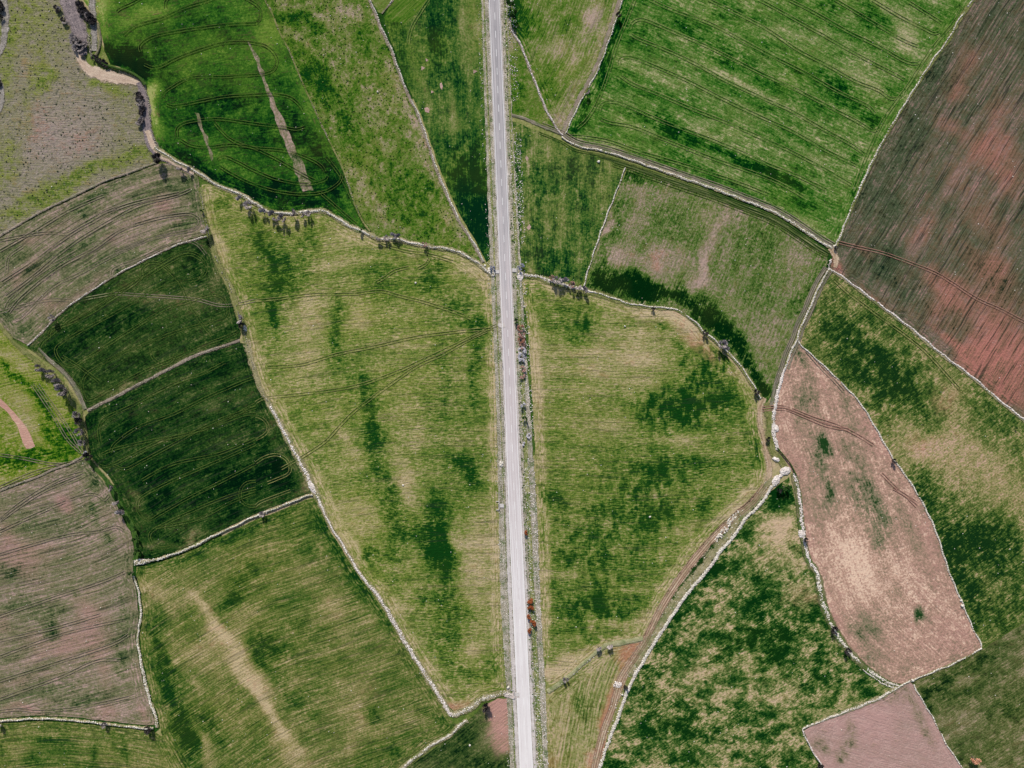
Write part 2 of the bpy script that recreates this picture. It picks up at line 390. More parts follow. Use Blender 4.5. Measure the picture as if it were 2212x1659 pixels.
# ---------------------------------------------------------------- the wide land round the fields
def land_mat():
    k = NT('distant_farmland'); p = k.pos()
    v = k.n('ShaderNodeTexVoronoi'); k.put(v.inputs['Vector'], p); v.inputs['Scale'].default_value = 1 / 130.0
    sx = k.n('ShaderNodeSeparateColor'); k.t.links.new(v.outputs['Color'], sx.inputs[0])
    n = k.noise(p, .03, 5, .65); f = k.noise(p, .6, 4, .7)
    t = k.add(k.math('MULTIPLY', sx.outputs[0], .75), k.cen(n, .8), k.cen(f, .6), .1)
    c = k.ramp(t, PAL['crop']); k.color(c); k.bump(f, .4, 1.0); return k.m
gx = np.concatenate([-np.geomspace(380, 6000, 14)[::-1], np.arange(-375, 376, 7.5), np.geomspace(380, 6000, 14)])
gy = np.concatenate([-np.geomspace(300, 6000, 14)[::-1], np.arange(-292.5, 293, 7.5), np.geomspace(300, 6000, 14)])
X, Y = np.meshgrid(gx, gy); nX, nY = len(gx), len(gy)
gf = np.array([[j * nX + i, j * nX + i + 1, (j + 1) * nX + i + 1, (j + 1) * nX + i] for j in range(nY - 1) for i in range(nX - 1)])
tag(mesh_obj('ground', np.column_stack([X.ravel(), Y.ravel(), hgt(X.ravel(), Y.ravel()) - .12]), gf, land_mat(), smooth_sh=True), kind='structure')

# ---------------------------------------------------------------- boundary lines (plan units)
W1 = [(335, 318), (370, 342), (400, 358), (425, 371), (475, 403), (512, 416), (553, 440), (573, 454), (598, 460), (633, 461), (673, 456), (698, 456), (718, 465), (753, 487), (803, 509), (818, 517), (853, 516), (890, 525), (930, 533), (978, 540), (1020, 560), (1043, 577), (1066, 597)]
GUL = [(181, -20), (190, 20), (205, 48), (212, 75), (214, 100), (206, 122), (226, 142), (252, 151), (276, 158), (301, 172), (313, 187), (320, 212), (323, 240), (328, 275), (334, 300), (340, 322)]
AB = [(560, -60), (573, 0), (585, 22), (603, 67), (625, 110), (650, 170), (678, 232), (703, 287), (725, 332), (743, 370), (758, 415), (778, 468), (800, 500)]
BC = [(785, -60), (800, 0), (813, 30), (825, 62), (848, 110), (863, 155), (880, 197), (903, 245), (923, 300), (943, 362), (965, 415), (990, 470), (1015, 510), (1038, 550), (1045, 566)]
E1 = [(1098, 40), (1106, 67), (1126, 100), (1143, 145), (1163, 195), (1181, 240), (1206, 282), (1216, 292)]
E2 = [(1362, -60), (1345, 0), (1326, 57), (1311, 100), (1296, 140), (1281, 172), (1261, 207), (1238, 252), (1221, 290)]
T1 = [(1102, 254), (1131, 262), (1166, 277), (1213, 296), (1246, 315), (1296, 325), (1331, 335), (1368, 347), (1418, 365), (1481, 387), (1543, 408), (1600, 430), (1659, 453), (1696, 472), (1734, 497), (1771, 522), (1797, 537)]
R1 = [(2136, -60), (2101, 0), (2069, 45), (2046, 87), (2009, 137), (1971, 197), (1946, 237), (1916, 287), (1884, 347), (1871, 375), (1853, 415), (1839, 447), (1824, 485), (1809, 520), (1802, 535)]
R0 = [(1802, 535), (1795, 560), (1789, 582)]
R2 = [(1792, 582), (1806, 589), (1849, 620), (1909, 665), (1971, 712), (2034, 765), (2084, 802), (2119, 830), (2160, 866), (2214, 908), (2270, 950)]
S1 = [(1791, 582), (1776, 605), (1759, 640), (1746, 672), (1729, 707), (1721, 732), (1706, 765), (1696, 795), (1685, 828), (1674, 878), (1670, 930), (1680, 972)]
S2 = [(1714, 1022), (1724, 1070), (1731, 1135), (1742, 1200), (1766, 1244), (1777, 1300), (1803, 1362), (1833, 1405), (1868, 1440), (1903, 1466), (1938, 1481)]
WH = [(1724, 736), (1734, 750), (1759, 772), (1784, 795), (1820, 830), (1859, 873), (1894, 930), (1929, 991), (1964, 1039), (1999, 1100), (2021, 1148), (2038, 1200), (2053, 1244), (2077, 1300), (2099, 1353), (2117, 1388), (2119, 1399)]
HB = [(2119, 1400), (2095, 1414), (2051, 1436), (2008, 1453), (1968, 1470)]
LT = [(1965, 1471), (1938, 1484), (1903, 1505), (1855, 1525), (1803, 1545), (1759, 1562), (1733, 1574)]
KL = [(1733, 1575), (1746, 1606), (1764, 1636), (1785, 1670), (1810, 1720)]
KR = [(1973, 1479), (1990, 1510), (2016, 1553), (2043, 1606), (2077, 1656), (2110, 1715)]
T2 = [(1676, 1040), (1659, 1058), (1643, 1085), (1606, 1122), (1581, 1160), (1556, 1187), (1528, 1228), (1481, 1283), (1446, 1335), (1411, 1388), (1385, 1431), (1367, 1462), (1346, 1510), (1333, 1549), (1315, 1593), (1293, 1659), (1275, 1720)]
RT = [(1652, 860), (1643, 880), (1641, 910), (1650, 950), (1657, 985), (1662, 1015), (1653, 1050), (1625, 1085), (1593, 1112), (1543, 1160), (1506, 1202), (1472, 1246), (1437, 1300), (1411, 1350), (1392, 1388), (1365, 1430), (1341, 1470), (1324, 1527), (1303, 1584), (1286, 1654), (1272, 1720)]
NT_ = [(1131, 592), (1168, 600), (1206, 612), (1246, 622), (1261, 626), (1281, 631), (1318, 642), (1356, 655), (1393, 661), (1431, 665), (1456, 667), (1481, 680), (1506, 700), (1518, 715), (1538, 730), (1556, 747), (1576, 765), (1593, 782), (1611, 807), (1626, 830), (1643, 860)]
QW = [(1351, 362), (1331, 415), (1313, 460), (1293, 515), (1278, 560), (1268, 592), (1261, 618)]
OB = [(1389, 1380), (1350, 1388), (1315, 1394), (1289, 1410), (1254, 1440), (1219, 1471), (1184, 1495)]
VH = [(432, 405), (440, 455), (450, 497), (462, 540), (475, 577), (500, 627), (512, 665), (525, 702), (532, 735), (545, 785), (562, 835), (583, 875), (603, 910), (633, 970), (653, 1005), (673, 1047), (683, 1067), (698, 1100), (715, 1137), (738, 1172), (760, 1210), (781, 1244), (814, 1283), (849, 1340), (884, 1401), (923, 1462), (958, 1518), (976, 1545)]
XR = [(976, 1545), (1011, 1532), (1041, 1510), (1085, 1497), (1104, 1502)]
XL = [(1010, 1555), (993, 1566), (971, 1588), (936, 1606), (902, 1632), (871, 1656), (830, 1690), (790, 1715)]
AA = [(292, 1216), (325, 1211), (350, 1205), (388, 1192), (425, 1177), (462, 1157), (500, 1140), (553, 1114), (590, 1100), (628, 1085), (660, 1072), (676, 1068)]
BBW = [(290, 1244), (301, 1283), (305, 1331), (298, 1375), (303, 1418), (312, 1462), (322, 1505), (336, 1545), (340, 1571)]
CC = [(-60, 1560), (9, 1556), (87, 1551), (174, 1556), (240, 1564), (305, 1571), (333, 1572)]
FF = [(-60, 1085), (0, 1060), (38, 1045), (82, 1030), (112, 1015), (150, 1002), (180, 986)]
HH = [(186, 985), (205, 1010), (225, 1030), (242, 1055), (258, 1085), (272, 1112), (288, 1140), (297, 1180), (293, 1210)]
II = [(-30, 670), (0, 702), (25, 732), (55, 760), (85, 785), (105, 808), (135, 832), (155, 862), (171, 882), (174, 910), (180, 937), (185, 965), (188, 985)]
LL = [(-60, 545), (0, 510), (50, 480), (100, 452), (137, 435), (180, 414), (225, 392), (275, 375), (312, 361), (342, 350)]
MM = [(447, 511), (412, 520), (375, 532), (337, 550), (287, 575), (250, 595), (200, 627), (162, 652), (125, 682), (87, 722), (60, 746)]
NN = [(518, 735), (475, 750), (425, 767), (375, 792), (337, 812), (300, 830), (250, 857), (212, 875), (190, 887)]
ROADC = [(1063, -120), (1067.5, 0), (1076, 207), (1084.5, 415), (1093, 622), (1101.5, 830), (1109.5, 1037), (1118.5, 1244), (1128, 1450), (1137, 1659), (1142, 1780)]
rev = lambda a: list(reversed(a))
def shift(pts, d):
    p = np.asarray(pts, float); t = np.gradient(p, axis=0); t /= np.linalg.norm(t, axis=1)[:, None]
    return [tuple(a) for a in p + np.stack([-t[:, 1], t[:, 0]], 1) * d]      # +d = to the right when walking along the line (v grows downward)

# ---------------------------------------------------------------- fields
M = {}
M['past'] = field_mat('rough_pasture', 'pasture', big=.6, streak=.25, fine=.6, band=0, rowamp=0, tuss=.7, bump=.85, head=False, seed=1, yellow=.15, nsc=.02)
field('pasture_field', [(-110, -100), (170, -100), (170, 0), (185, 60), (180, 110), (190, 140), (230, 175), (300, 185), (310, 240), (325, 300), (340, 350)] + rev(LL)[1:-1] + [(-110, 570)], M['past'], g=.30,
      blobs=[('g', 60, 30, 60, 60, 0, .35), ('g', 130, 75, 22, 60, 0, .15), ('g', 15, 120, 22, 90, 0, .35), ('g', 85, 150, 16, 50, -10, .3), ('g', 100, 180, 14, 40, 10, .3), ('g', 228, 185, 50, 12, 8, .5), ('g', 270, 240, 30, 60, 0, .12), ('g', 250, 350, 100, 12, -22, .45), ('g', 160, 385, 80, 16, -30, .5), ('g', 60, 450, 80, 18, -28, .4), ('g', 10, 350, 30, 60, 20, .35), ('g', 65, 230, 12, 60, 12, .3), ('g', 90, 280, 60, 60, 0, -.15), ('g', 170, 300, 50, 60, 0, -.12), ('r', 80, 270, 30, 40, 0, .3), ('r', 175, 310, 30, 30, 0, .25), ('r', 75, 140, 25, 25, 0, .25), ('g', 310, 330, 20, 14, 0, .25)])

M['A'] = field_mat('dark_green_crop', 'deep', big=1.0, streak=.35, fine=.7, band=.15, rowamp=.1, seed=2, bump=.4, yellow=.5, yel=(120, 134, 48))
A_poly = [(180, -100), (181, 0), (200, 26), (215, 52), (222, 85), (226, 110), (238, 138), (275, 152), (303, 170), (317, 190), (323, 238), (332, 285), (345, 318), (375, 338), (425, 366), (475, 399), (512, 412), (553, 436), (598, 455), (633, 455), (673, 450), (700, 450), (720, 460), (755, 483), (795, 503), (803, 500)] + rev(AB)[1:]
field('green_crop_field', A_poly, M['A'], guide=[(200, 60), (330, 60), (440, 30), (560, 15)], g=.60,
      blobs=[('g', 200, 5, 30, 40, 20, -.5), ('g', 225, 60, 12, 40, 0, -.3), ('g', 270, 125, 50, 16, 25, .7), ('g', 300, 150, 30, 14, 30, .5), ('g', 345, 120, 60, 22, 60, .15), ('g', 325, 215, 9, 50, 0, -.75), ('g', 333, 260, 9, 40, 0, -.4), ('g', 400, 350, 70, 18, 30, .35), ('g', 500, 400, 80, 16, 20, .3), ('g', 600, 425, 90, 25, 5, .3), ('g', 700, 430, 70, 35, 30, .25), ('g', 700, 350, 22, 70, -25, .3), ('g', 640, 270, 30, 40, 0, .25), ('g', 560, 300, 40, 50, 0, .15), ('g', 470, 230, 60, 40, 0, .12), ('g', 380, 180, 30, 20, 0, .2), ('g', 420, 260, 30, 30, 0, .15), ('g', 530, 130, 30, 50, 0, -.12), ('g', 590, 60, 30, 50, 20, -.2), ('g', 600, 130, 14, 60, -28, -.15), ('g', 660, 215, 12, 60, -25, -.25), ('g', 730, 380, 8, 60, -20, -.15), ('g', 620, 180, 20, 20, 0, .2), ('g', 300, 40, 60, 20, -20, -.2), ('g', 320, 20, 30, 20, 0, -.15), ('g', 460, 50, 40, 25, -20, .1), ('g', 410, 120, 40, 25, -20, -.08), ('g', 500, 150, 60, 40, 0, .05), ('g', 520, 220, 50, 20, 0, .2)])  # the strongest blobs beside the gully paint bank shade into the crop colour
M['fal'] = field_mat('fallow_strip_soil', 'mauve', big=.9, streak=.6, fine=1.0, band=0, rowamp=0, seed=3, yellow=0, head=False)
field('fallow_strip', [(536, 92), (544, 94), (560, 125), (578, 188), (603, 240), (628, 295), (653, 350), (679, 413), (653, 413), (635, 362), (613, 307), (590, 240), (573, 195), (553, 130)], M['fal'], dir=(.35, 1), g=.34, jit=1.1, blobs=[('g', 540, 100, 14, 30, 0, .3), ('g', 640, 345, 22, 14, 0, .3), ('g', 660, 400, 22, 20, 0, .12)])
field('fallow_strip', [(422, 240), (430, 245), (462, 345), (456, 350)], M['fal'], dir=(.35, 1), g=.45, jit=1.2)

M['B'] = field_mat('lime_green_grass', 'lime', big=1.15, streak=.2, fine=1.0, band=.1, rowamp=0, seed=4, bump=.7, yellow=.3, clump=1.0, clump_dir=30, clump_sc=(.2, .12), head=False)
field('lime_pasture_field', AB[:-1] + [(806, 504), (818, 512), (853, 511), (890, 520), (930, 529), (978, 536), (1020, 555), (1043, 570)] + rev(BC)[1:-1] + [(785, -100), (560, -100)], M['B'], dir=(.4, 1), g=.38, c=.45,
      blobs=[('g', 615, 35, 40, 14, 10, .3), ('g', 640, 60, 30, 30, 0, .15), ('g', 690, 75, 16, 18, 0, .4), ('g', 690, 150, 40, 40, 50, .3), ('g', 700, 200, 80, 25, 55, .22), ('g', 790, 90, 18, 22, 0, .3), ('g', 750, 240, 40, 50, 30, .15), ('g', 640, 75, 18, 12, 30, -.4), ('g', 670, 100, 20, 12, 0, -.35), ('g', 745, 20, 40, 20, 0, -.3), ('g', 695, 45, 20, 14, 20, -.3), ('g', 750, 175, 18, 14, 50, -.2), ('g', 850, 180, 12, 40, -15, -.25), ('g', 885, 250, 10, 60, -25, -.45), ('g', 925, 350, 10, 60, -22, -.4), ('g', 985, 480, 8, 50, -28, -.35), ('g', 745, 360, 30, 20, 40, -.2), ('g', 870, 380, 70, 50, 20, .18), ('g', 900, 450, 70, 40, 20, .22), ('g', 860, 330, 40, 25, 0, -.12), ('g', 800, 430, 14, 40, -20, -.3), ('g', 830, 480, 30, 20, 20, -.12), ('g', 930, 500, 60, 16, 15, .12), ('g', 760, 290, 40, 20, 40, .2), ('r', 620, 60, 20, 14, 0, .2)])
M['whorl'] = field_mat('short_green_stubble', 'lime', big=.7, streak=.6, fine=.7, seed=41, yellow=.1)
field('short_grass_patch', [(806, -100), (870, -100), (849, 0), (828, 30), (816, 28), (803, 0)], M['whorl'], dir=(.6, -1), g=.42)

M['C'] = field_mat('deep_green_crop', 'patch', big=1.1, streak=.7, fine=.9, band=.8, rowamp=.1, seed=5, streakL=9, yellow=.7, yel=(112, 132, 30), head=False)
field('green_crop_field', [(860, -100), (849, 0), (829, 38), (834, 62), (853, 108), (868, 152), (886, 196), (908, 245), (928, 300), (948, 360), (970, 412), (994, 466), (1019, 506), (1040, 545), (1050, 566), (1060, 556), (1057, 480), (1054, 400), (1050, 300), (1048, 200), (1045, 100), (1042, 0), (1040, -100)], M['C'], dir=(.04, 1), g=.68,
      blobs=[('g', 860, 80, 14, 50, -25, .2), ('g', 920, 60, 30, 40, 0, .05), ('g', 950, 90, 20, 60, 0, .25), ('g', 1040, 40, 8, 90, 0, -.4), ('g', 1015, 60, 14, 90, 0, -.25), ('g', 1042, 200, 7, 120, 0, -.25), ('g', 985, 260, 20, 30, 0, -.3), ('g', 900, 160, 14, 60, -25, -.2), ('g', 1000, 400, 40, 90, 0, .35), ('g', 1030, 480, 30, 80, 0, .4), ('g', 1020, 350, 40, 40, 0, .1), ('g', 965, 190, 30, 40, 0, .15), ('g', 930, 210, 40, 20, 0, -.05), ('g', 950, 320, 14, 40, -20, -.12), ('g', 1028, 280, 14, 50, 0, -.1)])
for (u, v, a, b) in [(922, 130, 4, 4), (912, 148, 4, 4), (1025, 155, 4, 4), (953, 186, 3, 8), (934, 199, 4, 3), (923, 237, 6, 6), (1138, 342, 4, 5), (1143, 491, 4, 7)]:
    field('bare_soil_patch', [(u + a * 1.15 * math.cos(t) * (1 + .2 * math.sin(3 * t + u)), v + b * 1.15 * math.sin(t) * (1 + .2 * math.cos(2 * t + v))) for t in np.linspace(0, 6.28, 9)[:-1]], M['fal'], g=.05, jit=.4, lift=.12, sm=True)
M['C2'] = field_mat('bright_lime_crop', 'lime', big=.4, streak=.9, fine=.5, seed=6, yellow=.2, head=False, streakL=20)
field('green_crop_field', [(862, -100), (850, 0), (829, 38), (832, 44), (876, 52), (884, 44), (905, 22), (926, 0), (950, -100)], M['C2'], dir=(1, -.9), g=.62, jit=.8, blobs=[('g', 835, 40, 14, 10, 0, .2)])

M['D'] = field_mat('streaky_stubble', 'lime', big=1.1, streak=1.3, fine=.9, band=.3, rowamp=.2, lines=.3, seed=7, yellow=.3, bump=.5)
D2 = [(1086, -100), (1086, 0), (1096, 50)] + E1[1:] + rev(E2) + [(1370, -100)]
field('stubble_field', D2, M['D'], guide=[(1360, -60), (1311, 100), (1218, 292)], g=.50,
      blobs=[('g', 1120, 20, 30, 60, -10, .25), ('g', 1140, 60, 20, 40, -20, .25), ('g', 1270, 45, 20, 40, -10, -.45), ('g', 1285, 20, 14, 30, 0, -.3), ('g', 1225, 135, 9, 50, 22, -.5), ('g', 1195, 100, 25, 12, -30, -.35), ('g', 1205, 150, 30, 10, -35, .3), ('g', 1250, 190, 12, 70, 28, -.3), ('g', 1315, 60, 9, 80, 18, -.5), ('g', 1225, 70, 30, 20, 0, .1), ('g', 1105, 8, 9, 24, 0, .6), ('g', 1180, 200, 20, 30, 30, .15), ('g', 1205, 262, 20, 14, 0, -.3)])
field('grass_strip_field', [(1094, 60), (1101, 64), (1124, 102), (1141, 147), (1161, 197), (1179, 242), (1204, 285), (1180, 281), (1150, 266), (1125, 256), (1104, 250), (1100, 180)], M['B'], dir=(.2, 1), g=.52, blobs=[('g', 1105, 90, 12, 30, 0, -.35), ('g', 1120, 180, 20, 50, 0, .2), ('g', 1165, 245, 10, 50, -25, -.05), ('g', 1150, 250, 40, 10, 15, .15)])

M['F'] = field_mat('striped_green_crop', 'bright', big=1.0, streak=1.05, fine=.9, band=.75, rowamp=.25, period=2.4, seed=8, yellow=.45, yel=(112, 134, 48), head=True, streakL=8, bump=.5, nsc=.04)
F_poly = [(1370, -100)] + E2[1:-1] + [(1224, 288), (1250, 308), (1296, 318), (1331, 327), (1368, 338), (1418, 356), (1481, 378), (1543, 400), (1600, 422), (1659, 445), (1696, 464), (1734, 489), (1771, 514), (1793, 531), (1803, 530)] + rev(R1)[1:-1] + [(2160, -100)]
field('green_crop_field', F_poly, M['F'], guide=[(1200, 120), (1345, 172), (1500, 240), (1659, 320), (1900, 430)], g=.49,
      blobs=[('g', 1262, 235, 8, 90, 30, .5), ('g', 1335, 60, 9, 80, 18, .45), ('g', 1310, 140, 9, 40, 20, .35), ('g', 1400, 65, 60, 20, 25, .1), ('g', 1490, 60, 40, 14, 27, .35), ('g', 1560, 30, 30, 14, 27, .2), ('g', 1560, 120, 60, 20, 27, .2), ('g', 1640, 150, 60, 20, 27, .25), ('g', 1460, 210, 60, 14, 25, .12), ('g', 1400, 260, 90, 12, 25, .3), ('g', 1480, 290, 60, 10, 25, .3), ('g', 1480, 355, 40, 14, 22, .3), ('g', 1580, 335, 60, 12, 27, .4), ('g', 1660, 370, 60, 14, 27, .4), ('g', 1700, 395, 60, 14, 30, .35), ('g', 1820, 190, 50, 18, 30, .4), ('g', 1835, 225, 40, 14, 30, .35), ('g', 1930, 195, 14, 12, 0, .4), ('g', 1888, 265, 18, 14, 0, .4), ('g', 1845, 345, 20, 16, 0, .35), ('g', 1885, 30, 30, 18, 30, .35), ('g', 1790, 10, 30, 12, 20, .3), ('g', 1640, 270, 50, 10, 27, -.25), ('g', 1590, 165, 60, 10, 27, -.25), ('g', 1520, 290, 30, 30, 0, -.22), ('g', 1690, 250, 60, 25, 30, .1), ('g', 1960, 80, 25, 30, 0, -.45), ('g', 1925, 20, 40, 12, 30, -.3), ('g', 1720, 75, 90, 10, 10, -.2), ('g', 1720, 110, 60, 14, 20, -.12), ('g', 1800, 130, 60, 10, 30, -.22), ('g', 1885, 180, 50, 8, 30, -.35), ('g', 1680, 220, 60, 10, 27, -.15), ('g', 1730, 320, 60, 10, 30, -.2), ('g', 1440, 160, 60, 20, 27, -.12), ('g', 1350, 230, 40, 20, 27, -.15), ('g', 1310, 310, 50, 8, 12, -.25), ('g', 2045, 40, 9, 60, 35, .12), ('g', 1980, 160, 8, 60, 35, -.15), ('g', 1860, 395, 7, 50, 22, .3), ('g', 1775, 490, 20, 12, 40, .2), ('g', 1700, 440, 60, 16, 30, .12), ('g', 1740, 470, 40, 8, 33, -.25)])

M['G'] = field_mat('ploughed_red_brown_soil', 'plough', big=.9, streak=1.05, fine=.55, band=.45, rowamp=.3, period=2.6, red=(184, 116, 104), seed=9, yellow=0, streakL=30, bump=.7, lines=.75)
G_poly = [(2300, -100)] + [(2160, -100)] + R1[1:] + [(1796, 560), (1793, 580)] + R2[1:-1] + [(2320, 990)]
field('ploughed_field', G_poly, M['G'], dir=(.62, -1), g=.45, r=.14,
      blobs=[('g', 1950, 330, 90, 40, -55, .2), ('g', 2020, 170, 80, 40, -55, .15), ('g', 2150, 60, 80, 60, 0, .1), ('g', 1900, 450, 60, 40, 0, .15), ('g', 2110, 550, 40, 60, 0, .12), ('g', 1870, 560, 70, 40, 20, .2), ('g', 1950, 620, 70, 30, 35, .2), ('g', 1895, 610, 60, 14, 38, -.1), ('g', 2040, 690, 60, 25, 40, .12), ('g', 2180, 620, 40, 40, 0, .15),
             ('r', 2085, 135, 20, 40, 45, .5), ('r', 2070, 195, 26, 22, 0, .55), ('r', 2130, 320, 40, 40, 35, .55), ('r', 2050, 270, 40, 14, 35, .35), ('r', 2150, 235, 20, 40, 30, .35), ('r', 2180, 380, 40, 40, 0, .5), ('r', 2060, 380, 30, 30, 0, .2), ('r', 1990, 500, 40, 26, -50, .3), ('r', 2130, 480, 60, 30, 45, .4), ('r', 2130, 570, 50, 30, 40, .6), ('r', 2010, 600, 40, 26, 0, .5), ('r', 2050, 650, 50, 40, -50, .6), ('r', 2150, 690, 60, 80, 0, .6), ('r', 2180, 800, 80, 60, 0, .8), ('r', 2110, 780, 50, 30, 40, .6), ('r', 1870, 545, 16, 20, 0, .5), ('r', 1803, 565, 8, 26, -10, .8), ('r', 2060, 745, 50, 9, 42, .6), ('r', 1900, 640, 40, 5, 37, .5), ('r', 2170, 850, 60, 20, 40, .5), ('g', 1812, 575, 14, 14, 0, -.2)])

M['H'] = field_mat('pale_pink_soil', 'pink', big=.9, streak=.6, fine=.95, band=.5, rowamp=.1, red=(176, 132, 122), seed=10, yellow=0, streakL=16, clump=1.4, clump_dir=75, clump_sc=(.2, .05), bump=.45)
H_poly = [(1724, 742)] + WH[1:] + HB[1:] + [(1950, 1478), (1938, 1476)] + rev(S2)[1:] + [(1690, 985), (1681, 965), (1672, 930), (1676, 878), (1687, 828), (1706, 770)]
field('pink_soil_field', H_poly, M['H'], guide=[(1715, 760), (1745, 880), (1790, 1020), (1850, 1180), (1900, 1300), (2000, 1400)], g=.36, r=.40,
      blobs=[('r', 1860, 1210, 80, 130, -20, -.45), ('g', 1860, 1250, 90, 110, -20, -.22), ('g', 1740, 850, 14, 50, 10, .25), ('g', 1776, 955, 9, 25, -25, .6), ('c', 1776, 955, 12, 30, -25, 1.0), ('g', 1770, 1000, 14, 30, -20, .35), ('g', 1790, 1070, 14, 40, -15, .3), ('g', 1880, 1100, 22, 60, -25, .3), ('g', 1850, 1020, 30, 60, -25, .2), ('g', 1905, 1160, 14, 40, 10, .22), ('g', 1985, 1328, 12, 16, 0, .5), ('c', 1985, 1328, 22, 22, 0, .8), ('g', 1870, 1350, 30, 30, 0, .25), ('g', 2010, 1260, 6, 20, -15, .35), ('g', 1850, 890, 30, 40, 0, .12), ('g', 1735, 780, 8, 30, -30, .3), ('r', 1720, 1100, 20, 160, -10, .35), ('r', 1900, 930, 30, 60, -25, .3), ('r', 2010, 1180, 30, 60, -25, .3), ('r', 2060, 1380, 40, 30, 0, .25), ('r', 1800, 1340, 20, 60, -30, .3), ('g', 1920, 1290, 30, 40, 40, .1), ('g', 1885, 1440, 30, 12, 30, .15), ('g', 1960, 1440, 60, 10, -20, .1)])

M['I'] = field_mat('mixed_green_grassland', 'dull', big=1.05, streak=.9, fine=1.0, band=.35, rowamp=.1, seed=11, yellow=.1, clump=.9, clump_dir=-35, clump_sc=(.14, .07), streakL=7, bump=.6, head=False)
I_poly = [(1796, 590)] + R2[1:-1] + [(2320, 1000), (2320, 1320), (2212, 1342), (2119, 1400)] + rev(WH)[:-1] + [(1724, 735), (1735, 707), (1752, 672), (1764, 640), (1780, 607)]
field('grass_field', I_poly, M['I'], dir=(1, -.75), g=.42, c=.25,
      blobs=[('g', 1830, 690, 50, 50, 0, .2), ('g', 1880, 760, 90, 60, 30, .32), ('g', 1930, 830, 70, 50, 30, .35), ('c', 1930, 820, 90, 60, 30, .4), ('g', 2040, 850, 60, 40, 0, -.25), ('g', 1845, 650, 40, 16, 40, -.2), ('g', 1960, 745, 60, 14, 40, -.15), ('g', 2000, 880, 60, 60, 20, .15), ('g', 2130, 870, 50, 60, 40, .15), ('g', 1990, 960, 60, 50, -30, -.35), ('g', 2060, 930, 50, 40, -30, -.15), ('g', 2130, 1000, 70, 60, 0, -.28), ('g', 2180, 1080, 60, 50, 0, -.25), ('g', 2000, 1070, 26, 60, -25, .5), ('g', 2080, 1060, 40, 30, 0, .1), ('g', 2080, 1180, 70, 50, 20, .5), ('g', 2140, 1150, 50, 50, 0, .35), ('g', 2060, 1230, 30, 60, -20, .4), ('g', 2170, 1260, 60, 60, 0, .15), ('g', 2180, 1220, 50, 40, 0, .1), ('g', 2100, 1300, 20, 50, -20, .4), ('g', 2170, 940, 40, 30, 0, .2), ('r', 2040, 870, 30, 30, 0, .35), ('r', 2130, 1260, 40, 30, 0, .15), ('r', 1985, 960, 30, 20, 0, .3), ('g', 1890, 720, 90, 8, 38, -.3), ('g', 2060, 820, 30, 14, 40, .15), ('g', 2180, 1330, 40, 30, 0, .2)])
M['J'] = field_mat('dull_green_grassland', 'olive', big=1.4, streak=.9, fine=.8, band=.5, rowamp=.1, seed=12, yellow=.1, streakL=10, bump=.6, head=False)
field('grass_field', [(1970, 1474), (2008, 1457), (2051, 1440), (2119, 1403), (2212, 1345), (2320, 1310), (2320, 1760), (2105, 1760), (2077, 1656), (2043, 1606), (2016, 1553), (1990, 1510)], M['J'], dir=(1, -.62), g=.42,
      blobs=[('g', 2010, 1490, 40, 26, -30, .3), ('g', 2080, 1450, 60, 10, -28, .35), ('g', 2080, 1480, 30, 14, -30, -.3), ('g', 2060, 1560, 25, 40, -30, -.15), ('g', 2120, 1570, 30, 30, -30, -.12), ('g', 2160, 1530, 50, 40, 0, .15), ('g', 2020, 1530, 16, 26, 0, .1)])
M['K'] = field_mat('dusty_pink_plough', 'mauve', big=1.0, streak=.8, fine=.9, rowamp=.1, red=(184, 144, 138), seed=13, yellow=0, streakL=12, bump=.5)
field('pink_soil_field', [(1736, 1578)] + rev(LT)[1:] + KR[:-1] + [(2125, 1760), (1825, 1760)] + rev(KL)[1:-1], M['K'], dir=(1, .3), guide=None, g=.15, r=.6,
      blobs=[('g', 1835, 1590, 14, 40, 0, .4), ('g', 1760, 1600, 30, 30, 0, .2), ('g', 1818, 1635, 14, 14, 0, .5), ('g', 1940, 1510, 50, 14, -15, .25), ('g', 1990, 1560, 9, 60, -28, .35), ('g', 1770, 1620, 14, 14, 0, .25), ('r', 1890, 1560, 40, 60, 0, .2)])

